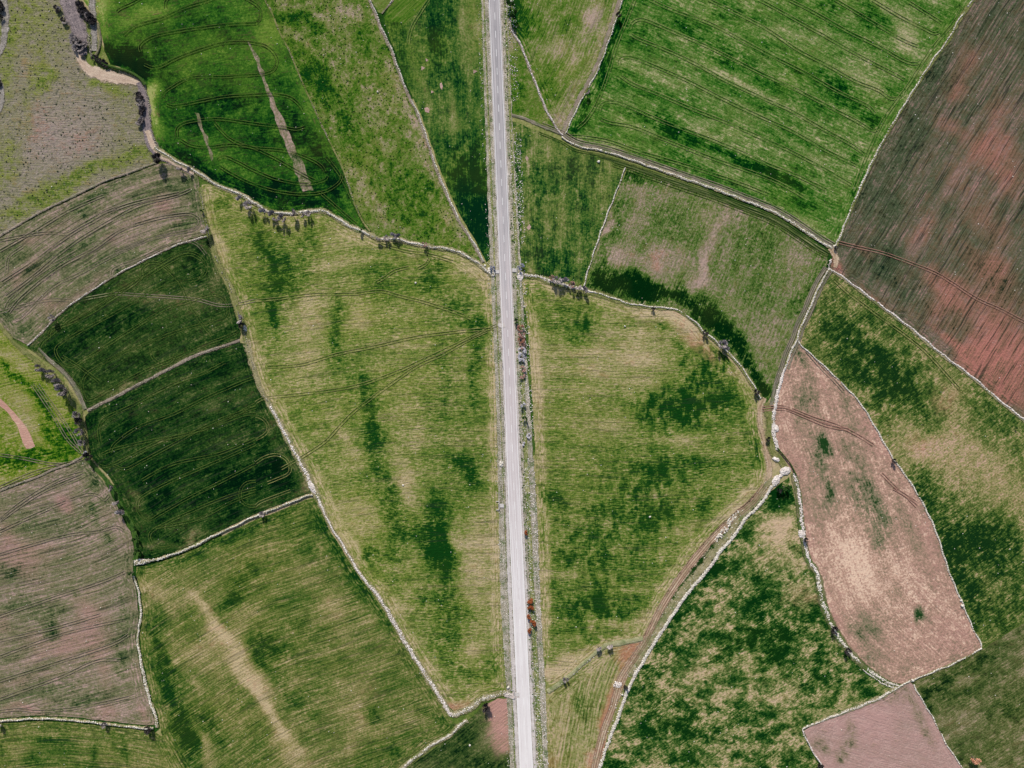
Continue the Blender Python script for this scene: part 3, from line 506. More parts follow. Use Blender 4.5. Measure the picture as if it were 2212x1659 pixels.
M['M'] = field_mat('mottled_green_crop', 'mot', big=1.5, streak=1.2, fine=1.1, band=.5, rowamp=.0, seed=14, yellow=.1, clump=1.35, clump_dir=-35, clump_sc=(.055, .085), streakL=5, bump=.6, head=False)
M_poly = [(1704, 1030), (1716, 1070), (1723, 1135), (1734, 1200), (1758, 1248), (1770, 1302), (1796, 1366), (1827, 1410), (1863, 1447), (1900, 1473), (1938, 1484), (1903, 1503), (1855, 1523), (1803, 1543), (1759, 1560), (1731, 1574), (1744, 1608), (1762, 1640), (1790, 1690), (1810, 1760), (1280, 1760)] + rev(shift(T2, -6))[:-1]
field('mottled_green_field', M_poly, M['M'], dir=(1, -.6), g=.26, c=.6,
      blobs=[('g', 1690, 1060, 24, 30, 0, .6), ('g', 1620, 1190, 60, 30, -40, -.1), ('g', 1690, 1150, 30, 40, 0, -.3), ('r', 1740, 1290, 30, 22, 0, .5), ('c', 1690, 1150, 60, 60, 0, -.35), ('g', 1575, 1190, 14, 60, 40, .35), ('g', 1520, 1260, 14, 80, 38, .35), ('g', 1450, 1370, 20, 80, 35, .25), ('g', 1600, 1340, 60, 90, 0, .15), ('g', 1690, 1380, 50, 60, 0, .3), ('g', 1780, 1400, 30, 60, -30, .2), ('g', 1400, 1470, 30, 60, 25, .3), ('g', 1450, 1560, 60, 50, 0, .25), ('g', 1560, 1560, 60, 50, 0, .2), ('g', 1680, 1620, 60, 40, 0, .2), ('g', 1660, 1520, 50, 30, 0, -.15), ('g', 1580, 1470, 60, 30, -30, -.12), ('g', 1640, 1250, 40, 30, 0, -.1), ('g', 1755, 1470, 40, 30, 0, .3), ('g', 1850, 1480, 50, 20, 20, .15), ('g', 1340, 1640, 20, 60, 20, .2), ('g', 1640, 1300, 20, 60, -20, .25)])

M['N'] = field_mat('close_drilled_young_crop', 'rows', big=1.0, streak=1.3, fine=.75, band=.5, rowamp=.2, lines=.35, rsc=.8, hl=.22, mid=.5, period=2.15, seed=15, yellow=.25, yel=(136, 140, 54), clump=1.7, clump_dir=10, clump_sc=(.2, .09), streakL=5, bump=.55)
N_poly = [(1127, 604)] + [(a, b + 5) for a, b in NT_[1:12]] + [(a - 5, b + 6) for a, b in NT_[12:]] + [(1636, 880), (1634, 915), (1644, 955), (1650, 985), (1655, 1012), (1645, 1048), (1617, 1080), (1586, 1106), (1536, 1154), (1500, 1195), (1466, 1240), (1431, 1294), (1405, 1345), (1388, 1378)] + OB[1:] + [(1168, 1500), (1166, 1400), (1166, 1244), (1160, 1100), (1155, 960), (1148, 830), (1140, 700), (1130, 640)]
field('drilled_crop_field', N_poly, M['N'], guide=[(1100, 1040), (1300, 1046), (1450, 1044), (1650, 1030)], g=.49,
      blobs=[('g', 1210, 690, 60, 30, 0, .15), ('g', 1260, 710, 22, 14, 0, .35), ('c', 1260, 700, 30, 30, 0, .4), ('g', 1150, 620, 20, 20, 0, .3), ('g', 1180, 630, 14, 10, 0, .3), ('g', 1420, 715, 6, 5, 0, .5), ('g', 1472, 747, 8, 8, 0, .5), ('g', 1380, 700, 60, 30, 0, -.12), ('g', 1300, 770, 90, 40, 0, -.28), ('g', 1480, 700, 60, 20, 30, -.35), ('r', 1500, 735, 60, 12, 40, .5), ('g', 1400, 800, 60, 40, 0, -.15),
             ('c', 1460, 880, 80, 40, 0, .75), ('g', 1460, 885, 50, 30, 0, .15), ('c', 1540, 800, 50, 60, 30, .6), ('g', 1570, 880, 30, 22, 0, .35), ('g', 1470, 870, 12, 12, 0, .35), ('g', 1440, 900, 14, 16, 0, .35), ('g', 1395, 880, 12, 30, 0, .15), ('g', 1520, 790, 8, 30, -20, .2), ('g', 1630, 970, 18, 40, 0, .4), ('g', 1480, 960, 40, 16, 0, -.3), ('g', 1320, 930, 40, 22, 0, -.25), ('g', 1200, 870, 60, 60, 0, -.1), ('g', 1250, 1000, 50, 40, 0, .0), ('g', 1380, 1020, 40, 20, 0, .3), ('g', 1420, 1010, 20, 30, 0, .25), ('g', 1520, 1000, 60, 12, 0, .25), ('c', 1400, 1050, 90, 60, 0, .45), ('g', 1198, 1085, 26, 16, 0, .5), ('g', 1180, 1060, 12, 14, 0, .3), ('g', 1265, 1092, 14, 8, 0, .5), ('g', 1290, 1100, 30, 8, 0, .25), ('g', 1400, 1110, 60, 30, 0, .25), ('g', 1520, 1090, 10, 18, 0, .4), ('g', 1540, 1040, 80, 30, 0, .1), ('g', 1330, 1060, 30, 20, 0, -.1), ('g', 1290, 1180, 60, 60, 0, .18), ('g', 1230, 1210, 40, 14, 0, .2), ('c', 1300, 1170, 120, 60, 0, .4), ('g', 1470, 1150, 30, 12, -30, -.3), ('g', 1330, 1185, 20, 20, 0, -.3), ('g', 1240, 1240, 60, 12, 0, -.15), ('c', 1290, 1310, 80, 50, 0, .55), ('g', 1260, 1310, 60, 40, 0, .2), ('g', 1275, 1373, 14, 10, 0, .5), ('g', 1180, 1320, 10, 60, 0, -.2), ('g', 1340, 1350, 60, 9, -8, -.35), ('g', 1220, 1430, 30, 16, -30, -.5), ('g', 1195, 1460, 20, 16, 0, -.3), ('g', 1174, 1440, 8, 30, 0, .3), ('g', 1160, 760, 12, 120, 0, -.12), ('g', 1172, 950, 10, 120, 0, -.1), ('g', 1600, 1090, 40, 12, -45, -.3), ('g', 1600, 800, 10, 30, -30, -.3)])
M['P'] = field_mat('dry_green_furrows', 'crop', big=.7, streak=1.1, fine=.7, band=.5, rowamp=.5, period=2.6, seed=16, yellow=.6, yel=(144, 132, 66), streakL=16, clump=.8, bump=.6, red=(170, 108, 88))
field('furrowed_field', [(1178, 1502), (1219, 1474), (1254, 1443), (1289, 1413), (1315, 1397), (1350, 1391), (1388, 1384), (1400, 1388), (1380, 1424), (1352, 1470), (1334, 1530), (1312, 1590), (1296, 1654), (1275, 1760), (1185, 1760), (1183, 1650), (1180, 1560)], M['P'], guide=[(1392, 1384), (1345, 1430), (1318, 1500), (1300, 1584), (1280, 1700)], g=.34,
      blobs=[('g', 1255, 1525, 14, 30, 0, .25), ('r', 1370, 1405, 20, 30, 40, .9), ('r', 1330, 1500, 12, 60, 20, .8), ('r', 1300, 1600, 10, 90, 16, .9), ('g', 1330, 1500, 12, 60, 20, -.3), ('g', 1300, 1600, 10, 90, 16, -.3), ('g', 1375, 1400, 26, 20, 0, -.3), ('r', 1190, 1650, 14, 20, 0, .5), ('g', 1230, 1620, 40, 60, 0, -.05), ('g', 1280, 1430, 40, 16, -30, -.05)])

M['Q1'] = field_mat('patchy_green_crop', 'patch', big=1.3, streak=.8, fine=1.0, band=.9, rowamp=.1, seed=17, yellow=.6, yel=(132, 130, 72), streakL=9, bump=.5, head=False)
field('green_crop_field', [(1104, 262), (1131, 270), (1166, 285), (1210, 304), (1246, 322), (1296, 335), (1345, 352), (1350, 362), (1330, 415), (1311, 460), (1291, 515), (1276, 560), (1266, 592), (1258, 612), (1246, 617), (1206, 606), (1168, 594), (1140, 588), (1124, 570), (1117, 555), (1112, 500), (1107, 400)], M['Q1'], dir=(-.03, 1), g=.56,
      blobs=[('g', 1180, 390, 50, 40, 0, .12), ('g', 1185, 470, 60, 40, 0, .05), ('g', 1140, 530, 40, 40, 0, .15), ('g', 1190, 570, 40, 26, 0, .15), ('g', 1120, 300, 30, 25, 0, .1), ('g', 1200, 330, 40, 18, 15, -.1), ('g', 1260, 450, 16, 60, 10, -.12), ('g', 1145, 590, 16, 20, 0, -.45), ('g', 1210, 430, 14, 40, 0, -.25), ('g', 1115, 450, 9, 60, 0, .25), ('g', 1240, 390, 30, 30, 0, .1), ('g', 1165, 345, 30, 14, 0, -.1), ('g', 1280, 350, 20, 16, 0, .1), ('g', 1230, 600, 40, 9, 12, .15)])
M['Q2'] = field_mat('thin_green_crop_on_soil', 'thin', big=.9, streak=.75, fine=1.0, band=.35, rowamp=.2, period=2.6, seed=18, yellow=.35, yel=(122, 132, 62), streakL=9, bump=.6, head=False)
Q2p = [(1355, 364), (1400, 373), (1470, 400), (1540, 424), (1600, 446), (1655, 468), (1692, 488), (1728, 512), (1762, 535), (1785, 548), (1788, 565), (1778, 590), (1750, 645), (1720, 710), (1695, 768), (1683, 800), (1668, 850), (1655, 875), (1645, 858)] + rev(NT_)[1:17] + [(1266, 620), (1272, 592), (1282, 560), (1297, 515), (1317, 460), (1335, 415)]
field('thin_crop_field', Q2p, M['Q2'], dir=(-.42, 1), g=.47,
      blobs=[('g', 1310, 500, 7, 45, 20, -.6), ('g', 1326, 480, 8, 60, 20, .3), ('g', 1300, 560, 8, 60, 20, .25), ('g', 1365, 385, 26, 14, 20, .4), ('g', 1300, 600, 30, 20, 0, .5), ('g', 1350, 610, 40, 16, 12, .65), ('g', 1390, 625, 50, 18, 12, .65), ('g', 1440, 630, 50, 16, 10, .65), ('g', 1320, 620, 50, 14, 12, .5), ('g', 1480, 645, 26, 18, 10, .6), ('g', 1520, 670, 26, 26, 30, .75), ('g', 1545, 700, 28, 20, 50, .65), ('g', 1590, 740, 50, 16, 50, .65), ('g', 1620, 790, 40, 14, 55, .65), ('g', 1640, 830, 30, 12, 62, .6), ('g', 1560, 735, 40, 14, 50, .4),
             ('g', 1400, 560, 60, 30, 0, -.25), ('g', 1420, 580, 16, 10, 0, -.15), ('g', 1370, 480, 14, 60, 15, -.2), ('g', 1345, 570, 16, 20, 0, -.25), ('g', 1460, 560, 40, 30, 0, -.12), ('g', 1510, 600, 14, 40, 22, -.4), ('g', 1530, 560, 12, 50, 20, -.3), ('g', 1550, 480, 10, 50, 22, -.35), ('g', 1525, 460, 8, 30, 22, -.3), ('g', 1500, 640, 16, 12, 0, -.4), ('g', 1420, 420, 60, 20, 0, -.12), ('g', 1480, 480, 50, 40, 0, .06), ('g', 1600, 500, 50, 30, 30, .1), ('g', 1700, 600, 60, 40, 0, -.12), ('g', 1720, 560, 30, 20, 0, -.12), ('g', 1580, 640, 14, 50, 20, -.15), ('g', 1660, 720, 16, 80, 20, -.15), ('g', 1650, 600, 40, 60, 20, .08), ('g', 1740, 640, 10, 60, 25, .2), ('g', 1480, 415, 50, 8, 20, .1), ('r', 1415, 565, 16, 14, 0, .4), ('r', 1375, 555, 14, 10, 0, .3)])

M['R'] = field_mat('yellow_green_drilled_crop', 'rows', big=1.05, streak=1.25, fine=.75, band=.5, rowamp=.2, lines=.35, rsc=.8, hl=.18, mid=.5, period=2.15, seed=19, yellow=.35, yel=(138, 142, 44), clump=1.0, clump_dir=10, clump_sc=(.16, .07), streakL=5, bump=.55, nsc=.025)
R_poly = [(436, 400), (450, 398), (475, 408), (510, 421), (550, 446), (573, 460), (598, 466), (633, 467), (673, 461), (698, 461), (716, 470), (751, 492), (800, 514), (816, 523), (853, 523), (890, 532), (930, 540), (975, 548), (1016, 567), (1040, 583), (1062, 604), (1068, 640), (1072, 700), (1076, 830), (1080, 1000), (1080, 1100), (1082, 1244), (1085, 1400), (1089, 1492), (1041, 1505), (1011, 1526), (982, 1537)] + [(a + 4, b) for a, b in rev(VH)[1:]]
field('drilled_crop_field', R_poly, M['R'], guide=[(400, 720), (560, 694), (760, 664), (900, 654), (1100, 650)], g=.50,
      blobs=[('g', 470, 430, 20, 30, 0, .2), ('g', 500, 480, 30, 40, 0, -.05), ('g', 570, 540, 14, 40, -25, .35), ('g', 600, 570, 30, 60, 0, .35), ('g', 590, 640, 14, 60, -10, .4), ('g', 598, 690, 9, 36, 0, .45), ('g', 560, 500, 18, 30, 0, .12), ('g', 670, 520, 14, 50, 0, .3), ('g', 640, 600, 30, 40, 0, .2), ('g', 720, 560, 50, 40, 0, -.15), ('g', 780, 540, 60, 30, 0, -.12), ('g', 820, 600, 20, 40, 0, .2), ('g', 930, 590, 26, 30, 0, .35), ('g', 950, 640, 40, 20, 30, .2), ('g', 1000, 660, 20, 30, 30, .2), ('g', 1022, 705, 18, 16, 0, .5), ('g', 1026, 760, 8, 60, 0, .35), ('g', 1020, 830, 8, 60, 0, .25), ('g', 725, 700, 12, 50, 0, .35), ('g', 730, 760, 14, 30, 0, .3), ('g', 670, 690, 30, 60, 0, -.25), ('g', 775, 690, 30, 40, 0, -.28), ('g', 670, 760, 50, 40, 0, -.2), ('g', 880, 760, 60, 40, 0, -.1), ('g', 960, 770, 14, 40, 0, .1),
             ('g', 795, 850, 14, 60, -8, .3), ('g', 805, 920, 16, 40, -10, .35), ('g', 822, 950, 18, 30, -10, .35), ('g', 812, 1000, 16, 40, -10, .3), ('g', 830, 1060, 20, 50, -12, .25), ('g', 860, 1120, 26, 50, -15, .3), ('g', 900, 870, 14, 60, 0, .1), ('g', 960, 860, 10, 60, 0, .22), ('g', 1005, 1015, 22, 22, 0, .55), ('g', 990, 1000, 14, 18, -20, .35), ('g', 1020, 1040, 16, 16, 0, .35), ('g', 965, 1000, 10, 40, -10, .1), ('g', 900, 940, 12, 40, 0, -.25), ('g', 740, 940, 14, 40, -25, -.3), ('g', 700, 900, 30, 60, 0, -.05), ('g', 870, 1040, 20, 50, -10, -.28), ('g', 760, 1050, 40, 60, -25, -.05), ('g', 950, 1120, 18, 50, 0, .45), ('g', 945, 1180, 26, 50, -10, .55), ('g', 965, 1210, 18, 50, -10, .5), ('g', 925, 1170, 18, 30, -25, .35), ('c', 950, 1170, 50, 80, 0, .4), ('g', 812, 1195, 8, 9, 0, .5), ('g', 795, 1200, 10, 8, 0, .4), ('g', 840, 1210, 26, 12, 0, .2), ('c', 820, 1195, 40, 30, 0, .4), ('g', 870, 1150, 30, 20, 0, .15), ('g', 1000, 1160, 30, 40, 0, -.18), ('g', 1040, 1200, 30, 120, 0, -.28), ('g', 760, 1130, 40, 50, -30, -.2), ('g', 900, 1080, 30, 30, 0, -.1),
             ('g', 910, 1300, 22, 30, 0, .22), ('g', 980, 1330, 26, 60, -10, .35), ('g', 960, 1390, 26, 30, -10, .25), ('g', 1000, 1450, 40, 26, 0, .3), ('g', 1062, 1435, 12, 14, 0, .45), ('g', 1010, 1400, 20, 30, 0, -.3), ('g', 1000, 1260, 40, 30, 0, -.15), ('g', 930, 1420, 30, 40, -30, -.12), ('g', 860, 1330, 20, 40, -30, -.05), ('g', 890, 1240, 30, 20, 0, -.05), ('g', 950, 1270, 14, 20, 0, .1), ('r', 980, 1525, 30, 9, -15, .8), ('g', 1065, 900, 9, 120, 0, -.15), ('g', 560, 800, 8, 60, -20, -.15), ('g', 455, 470, 6, 60, -8, -.1), ('g', 480, 540, 8, 40, -20, -.3)])

M['Y'] = field_mat('dark_green_and_pink_soil', 'olive', big=.9, streak=.8, fine=.8, seed=20, rowamp=.2, yellow=.1, streakL=14, red=(188, 138, 130), bump=.5, head=False)
field('small_corner_field', [(1004, 1562), (1020, 1548), (1045, 1524), (1075, 1508), (1102, 1508), (1106, 1560), (1110, 1659), (1114, 1760), (760, 1760), (850, 1682), (905, 1640), (940, 1614), (975, 1594)], M['Y'], dir=(1, -.75), g=.62,
      blobs=[('r', 1080, 1560, 26, 60, 0, 1.0), ('g', 1080, 1560, 26, 60, 0, -.6), ('r', 1090, 1520, 20, 20, 0, .8), ('g', 1090, 1520, 20, 20, 0, -.4), ('g', 980, 1600, 60, 14, -38, .15), ('g', 1060, 1650, 30, 20, 0, .25), ('g', 1010, 1640, 30, 20, 0, .1), ('g', 1040, 1590, 14, 30, 30, -.2)])

M['Z'] = field_mat('olive_green_drilled_crop', 'zed', big=1.05, streak=1.15, fine=.75, band=.5, rowamp=.2, lines=.35, rsc=.85, mid=.5, period=2.2, seed=21, yellow=.3, yel=(132, 128, 48), streakL=22, clump=1.2, bump=.5)
Z_poly = [(295, 1226), (330, 1218), (352, 1212), (390, 1199), (427, 1184), (464, 1164), (502, 1147), (555, 1121), (592, 1107), (630, 1092), (662, 1079), (680, 1076), (694, 1106), (710, 1140), (732, 1176), (755, 1214), (775, 1246), (808, 1286), (843, 1343), (878, 1404), (917, 1465), (952, 1521), (968, 1550), (985, 1564), (965, 1583), (930, 1601), (896, 1627), (865, 1652), (780, 1760), (440, 1760), (400, 1680), (350, 1590), (346, 1571), (342, 1545), (327, 1505), (317, 1462), (308, 1418), (303, 1375), (310, 1331), (306, 1283), (296, 1248)]
field('olive_crop_field', Z_poly, M['Z'], guide=[(250, 1560), (420, 1440), (560, 1360), (700, 1310), (840, 1260)], g=.5,
      blobs=[('g', 497, 1285, 14, 26, 20, .55), ('g', 515, 1265, 12, 10, 0, .45), ('g', 310, 1230, 40, 10, -15, .2), ('g', 430, 1190, 80, 10, -20, .25), ('g', 560, 1130, 90, 14, -22, .2), ('g', 690, 1130, 20, 40, -20, .3), ('g', 745, 1220, 16, 50, -30, .4), ('g', 800, 1290, 14, 60, -30, .3), ('g', 540, 1225, 14, 22, 0, .3), ('g', 660, 1180, 30, 30, 0, .12),
             ('g', 330, 1270, 30, 20, 0, -.2), ('g', 420, 1290, 26, 14, 60, -.35), ('g', 455, 1340, 14, 40, -30, -.55), ('g', 500, 1400, 20, 50, -35, -.4), ('g', 545, 1470, 16, 60, -35, -.45), ('g', 590, 1540, 16, 60, -35, -.45), ('g', 620, 1610, 20, 60, -30, -.35), ('g', 450, 1420, 30, 40, -20, -.25), ('g', 520, 1350, 20, 30, 0, -.12), ('g', 560, 1410, 30, 30, 0, .35), ('g', 600, 1400, 40, 30, 0, .3), ('g', 600, 1460, 26, 20, 0, .22), ('g', 640, 1350, 30, 20, 0, .15), ('g', 340, 1380, 18, 60, -5, .35), ('g', 350, 1440, 20, 50, -10, .35), ('g', 380, 1530, 16, 60, -20, .5), ('g', 405, 1600, 24, 60, -15, .55), ('g', 440, 1545, 18, 36, -30, .45), ('g', 470, 1590, 18, 30, -30, .25), ('g', 425, 1500, 10, 40, -20, -.3), ('g', 440, 1610, 8, 60, -20, -.25), ('g', 670, 1260, 24, 60, -30, -.2), ('g', 740, 1330, 26, 60, -30, -.2), ('g', 790, 1400, 30, 50, -30, -.15), ('g', 800, 1350, 20, 30, 0, -.15), ('g', 770, 1500, 50, 40, -30, -.15), ('g', 700, 1480, 50, 40, 0, .0), ('g', 780, 1370, 20, 40, -20, .18), ('g', 640, 1520, 30, 20, 0, .2), ('g', 815, 1560, 16, 14, 0, .35), ('g', 845, 1620, 14, 12, 0, .35), ('g', 935, 1545, 30, 12, 20, .3), ('g', 700, 1640, 60, 30, 0, -.1), ('g', 770, 1580, 14, 60, 10, -.18), ('g', 480, 1270, 40, 20, 0, -.05), ('g', 370, 1320, 26, 30, 0, -.1)])

field('olive_crop_field', [(-110, 1566), (9, 1562), (87, 1557), (174, 1562), (240, 1570), (305, 1577), (333, 1578), (352, 1592), (402, 1680), (442, 1760), (-110, 1760)], M['Z'], guide=[(-60, 1640), (100, 1615), (250, 1625), (400, 1650)], g=.5,
      blobs=[('g', 10, 1600, 14, 30, 0, .2), ('g', 60, 1620, 30, 16, 0, -.2), ('g', 115, 1600, 26, 26, 0, .18), ('g', 80, 1645, 14, 20, 0, .2), ('g', 205, 1645, 12, 30, 0, .25), ('g', 270, 1625, 12, 30, 0, .22), ('g', 250, 1590, 30, 14, 0, .22), ('g', 160, 1630, 30, 20, 0, -.1), ('g', 320, 1620, 20, 40, 0, -.05)])

M['E'] = field_mat('mauve_stubble_soil', 'mauve', big=.85, streak=1.1, fine=.75, band=.6, rowamp=.3, lines=.45, period=2.5, red=(172, 130, 124), seed=22, yellow=.12, streakL=24, clump=1.0, bump=.55)
E_poly = [(-110, 1110), (-60, 1092)] + [(a, b + 5) for a, b in FF[1:]] + [(190, 995), (205, 1018), (225, 1040), (238, 1062), (254, 1095), (268, 1122), (282, 1148), (290, 1185), (288, 1215), (286, 1244), (296, 1283), (300, 1331), (293, 1375), (298, 1418), (307, 1462), (317, 1505), (331, 1545), (334, 1566), (305, 1565), (240, 1558), (174, 1550), (87, 1545), (9, 1550), (-110, 1556)]
field('mauve_soil_field', E_poly, M['E'], guide=[(-60, 1250), (80, 1215), (200, 1180), (320, 1120)], g=.43, r=.16,
      blobs=[('r', 138, 1087, 16, 24, -20, .9), ('g', 138, 1087, 16, 24, -20, -.2), ('r', 50, 1045, 40, 16, -20, .3), ('r', 5, 1150, 20, 26, 0, .5), ('r', 30, 1190, 30, 30, 0, .45), ('r', 90, 1200, 40, 26, 0, .45), ('r', 40, 1230, 50, 20, 0, .4), ('g', 200, 1020, 20, 40, -30, .15), ('g', 210, 1050, 26, 12, 60, .1), ('g', 205, 1100, 8, 20, -10, .4), ('g', 235, 1160, 14, 30, -30, .3), ('g', 180, 1150, 20, 14, 0, .15), ('g', 120, 1000 + 130, 60, 30, -20, .08), ('r', 195, 1325, 40, 30, 0, .5), ('r', 190, 1380, 60, 26, 0, .4), ('r', 110, 1400, 60, 30, -15, .35), ('g', 110, 1360, 14, 14, 0, .4), ('g', 165, 1285, 10, 10, 0, .35), ('g', 100, 1320, 30, 20, 0, .15), ('g', 20, 1235, 14, 16, 0, .45), ('r', 10, 1350, 20, 20, 0, .3), ('g', 265, 1430, 14, 30, -20, .25), ('g', 110, 1480, 50, 20, 0, .18), ('g', 225, 1490, 30, 16, 0, .15), ('r', 40, 1470, 60, 20, 0, .25), ('r', 220, 1440, 20, 60, -15, .35), ('r', 230, 1540, 20, 14, 0, .5), ('r', 312, 1545, 9, 20, 0, .6), ('r', 50, 1535, 40, 5, 0, .8), ('g', 270, 1340, 10, 60, 0, .15), ('g', 40, 1300, 30, 30, 0, .12), ('g', 180, 1515, 60, 9, 0, .2)])

M['GG'] = field_mat('yellow_green_weedy_crop', 'yellow', big=.9, streak=.8, fine=.9, band=.4, rowamp=.2, seed=23, yellow=.2, streakL=12, red=(196, 146, 130), bump=.5, head=False)
field('weedy_crop_field', [(-110, 600), (-30, 674)] + [(a - 2, b + 3) for a, b in II[1:]] + [(180, 992), (150, 998), (112, 1011), (82, 1026), (38, 1041), (0, 1056), (-110, 1104)], M['GG'], guide=[(-60, 1000), (60, 960), (170, 940)], g=.42,
      blobs=[('g', 20, 790, 16, 40, -30, .4), ('g', 60, 830, 10, 40, -30, .4), ('g', 75, 855, 14, 30, -30, .3), ('g', 105, 890, 9, 50, -15, .35), ('g', 130, 940, 20, 30, 0, .2), ('g', 155, 950, 14, 50, 0, .35), ('g', 30, 1000, 60, 20, 0, .45), ('g', 90, 985, 60, 12, 0, .3), ('g', 10, 950, 14, 20, 0, .2), ('g', 50, 900, 22, 50, -30, -.25), ('g', 20, 770, 30, 8, 40, -.2), ('g', 60, 790, 40, 10, 40, -.12), ('g', 90, 930, 12, 30, -20, -.15), ('g', 130, 870, 16, 30, -20, -.05), ('g', 5, 740, 20, 20, 0, -.1)])
M['RS'] = field_mat('pink_bare_soil', 'pink', big=.3, streak=.3, fine=.5, rowamp=0, red=(184, 138, 124), seed=24, yellow=0, head=False)
field('bare_soil_patch', [(-5, 858), (10, 868), (28, 885), (45, 905), (60, 928), (72, 950), (74, 963), (66, 970), (56, 966), (48, 948), (36, 920), (20, 895), (5, 880), (-8, 872)], M['RS'], g=.12, r=.9, jit=.9, sm=True, lift=.1)

M['JJ'] = field_mat('curved_mauve_stubble', 'mauve', big=.9, streak=1.0, fine=.75, band=.7, rowamp=.3, lines=.45, period=2.5, red=(158, 118, 114), seed=25, yellow=.12, streakL=24, bump=.55, clump=1.0)
JJ_poly = [(-110, 575), (-60, 550), (0, 515), (50, 485), (100, 457), (137, 440), (180, 419), (225, 397), (275, 380), (312, 366), (342, 355), (372, 352), (400, 366), (428, 380), (434, 415), (440, 455), (448, 490), (447, 506), (412, 516), (375, 528), (337, 546), (287, 571), (250, 591), (200, 623), (162, 648), (125, 678), (87, 718), (58, 744), (25, 727), (0, 697), (-110, 590)]
field('mauve_stubble_field', JJ_poly, M['JJ'], guide=[(-60, 700), (60, 610), (200, 515), (330, 455), (440, 430)], g=.48, r=.12,
      blobs=[('r', 350, 435, 30, 14, -10, .75), ('r', 245, 510, 16, 9, 0, .6), ('r', 290, 480, 40, 9, -25, .3), ('r', 60, 525, 22, 12, -30, .6), ('r', 110, 500, 30, 10, -30, .4), ('r', 120, 460, 26, 8, -28, .3), ('r', 65, 590, 30, 18, -40, .5), ('r', 38, 605, 14, 16, 0, .5), ('r', 200, 605, 40, 9, -30, .45), ('r', 120, 660, 26, 12, -40, .55), ('r', 165, 645, 14, 7, -30, .4), ('r', 390, 475, 14, 6, -10, .6), ('g', 185, 470, 16, 10, 0, .3), ('g', 195, 440, 60, 10, -25, .15), ('g', 100, 560, 60, 12, -35, .12), ('g', 160, 540, 60, 12, -30, .15), ('g', 400, 490, 16, 10, 0, .2), ('g', 420, 410, 10, 40, 0, .1), ('g', 20, 690, 26, 16, 30, .25), ('g', 60, 720, 26, 9, 30, .12), ('g', 260, 585, 26, 5, -28, .3), ('g', 30, 560, 14, 30, 0, .1), ('g', 300, 400, 60, 8, -20, -.1)])

M['KK'] = field_mat('dark_green_tramlined_crop', 'dark', big=1.1, lines=.35, streak=.8, fine=.85, band=.5, rowamp=.1, seed=26, yellow=.35, yel=(96, 108, 52), streakL=14, bump=.5)
KK_poly = [(452, 508), (447, 516)] + [(a, b + 4) for a, b in MM[1:]] + [(82, 768), (104, 782), (140, 812), (170, 850), (186, 883)] + [(a, b - 4) for a, b in rev(NN)[1:]] + [(521, 712), (507, 670), (494, 630), (470, 580), (457, 540)]
field('green_crop_field', KK_poly, M['KK'], guide=[(60, 800), (250, 670), (400, 590), (520, 540)], g=.62,
      blobs=[('g', 340, 555, 60, 20, -28, .1), ('g', 430, 575, 40, 30, -10, .22), ('g', 440, 530, 26, 10, 20, -.3), ('g', 470, 600, 12, 60, -15, -.25), ('g', 330, 640, 60, 14, 0, -.3), ('g', 390, 665, 60, 22, -20, -.3), ('g', 300, 600, 40, 10, -35, -.12), ('g', 260, 690, 60, 26, -30, .2), ('g', 180, 750, 60, 22, -30, .12), ('g', 110, 755, 16, 14, 0, .3), ('g', 210, 740, 16, 16, 0, -.2), ('g', 215, 800, 40, 22, -20, .12), ('g', 330, 780, 50, 14, -20, .1), ('g', 480, 720, 26, 12, 0, .1), ('g', 120, 790, 26, 5, 38, -.5), ('g', 160, 830, 26, 5, 50, -.4), ('g', 90, 765, 12, 8, 0, -.4), ('g', 250, 840, 50, 6, -27, -.4), ('g', 400, 770, 60, 5, -24, -.3), ('g', 510, 700, 9, 26, 0, .1), ('g', 190, 850, 14, 16, 0, .25)])
M['OO'] = field_mat('deep_green_tramlined_crop', 'dark', big=1.0, lines=.45, streak=.95, fine=.85, band=.7, rowamp=.1, seed=27, yellow=.2, yel=(96, 108, 52), streakL=14, bump=.5)
OO_poly = [(a, b + 5) for a, b in rev(NN)] + [(530, 742), (541, 788), (557, 837), (578, 877), (598, 912), (628, 972), (648, 1007), (667, 1047), (672, 1064)] + [(a, b - 5) for a, b in rev(AA)[1:-1]] + [(306, 1205), (302, 1180), (294, 1138), (278, 1108), (264, 1080), (250, 1052), (232, 1026), (212, 1005), (196, 985), (192, 960), (188, 925), (184, 900)]
field('green_crop_field', OO_poly, M['OO'], guide=[(200, 1080), (350, 990), (500, 920), (620, 870)], g=.72,
      blobs=[('g', 205, 900, 20, 12, 0, .0), ('g', 215, 930, 9, 50, 0, -.15), ('g', 330, 890, 40, 12, -20, -.2), ('g', 460, 870, 40, 12, -25, -.35), ('g', 350, 930, 60, 14, -25, -.12), ('g', 530, 850, 16, 26, 0, -.25), ('g', 500, 800, 14, 30, 0, -.15), ('g', 400, 980, 60, 20, -28, -.05), ('g', 560, 950, 26, 40, 0, .15), ('g', 590, 1030, 30, 26, 0, .35), ('g', 540, 1020, 60, 16, -20, .25), ('g', 340, 1060, 30, 40, 0, .2), ('g', 270, 1040, 14, 40, -20, -.15), ('g', 300, 1100, 14, 50, -20, -.25), ('g', 330, 1180, 26, 9, -10, -.5), ('g', 420, 1165, 60, 7, -22, -.4), ('g', 540, 1105, 60, 7, -24, -.35), ('g', 360, 1165, 26, 12, 0, .25), ('g', 655, 1050, 20, 14, 0, -.4), ('g', 640, 1010, 10, 50, -28, -.35), ('g', 600, 950, 8, 50, -28, -.2), ('g', 240, 990, 30, 20, -30, .05), ('g', 470, 1060, 60, 26, -25, .15), ('g', 260, 890, 26, 9, -20, .15)])
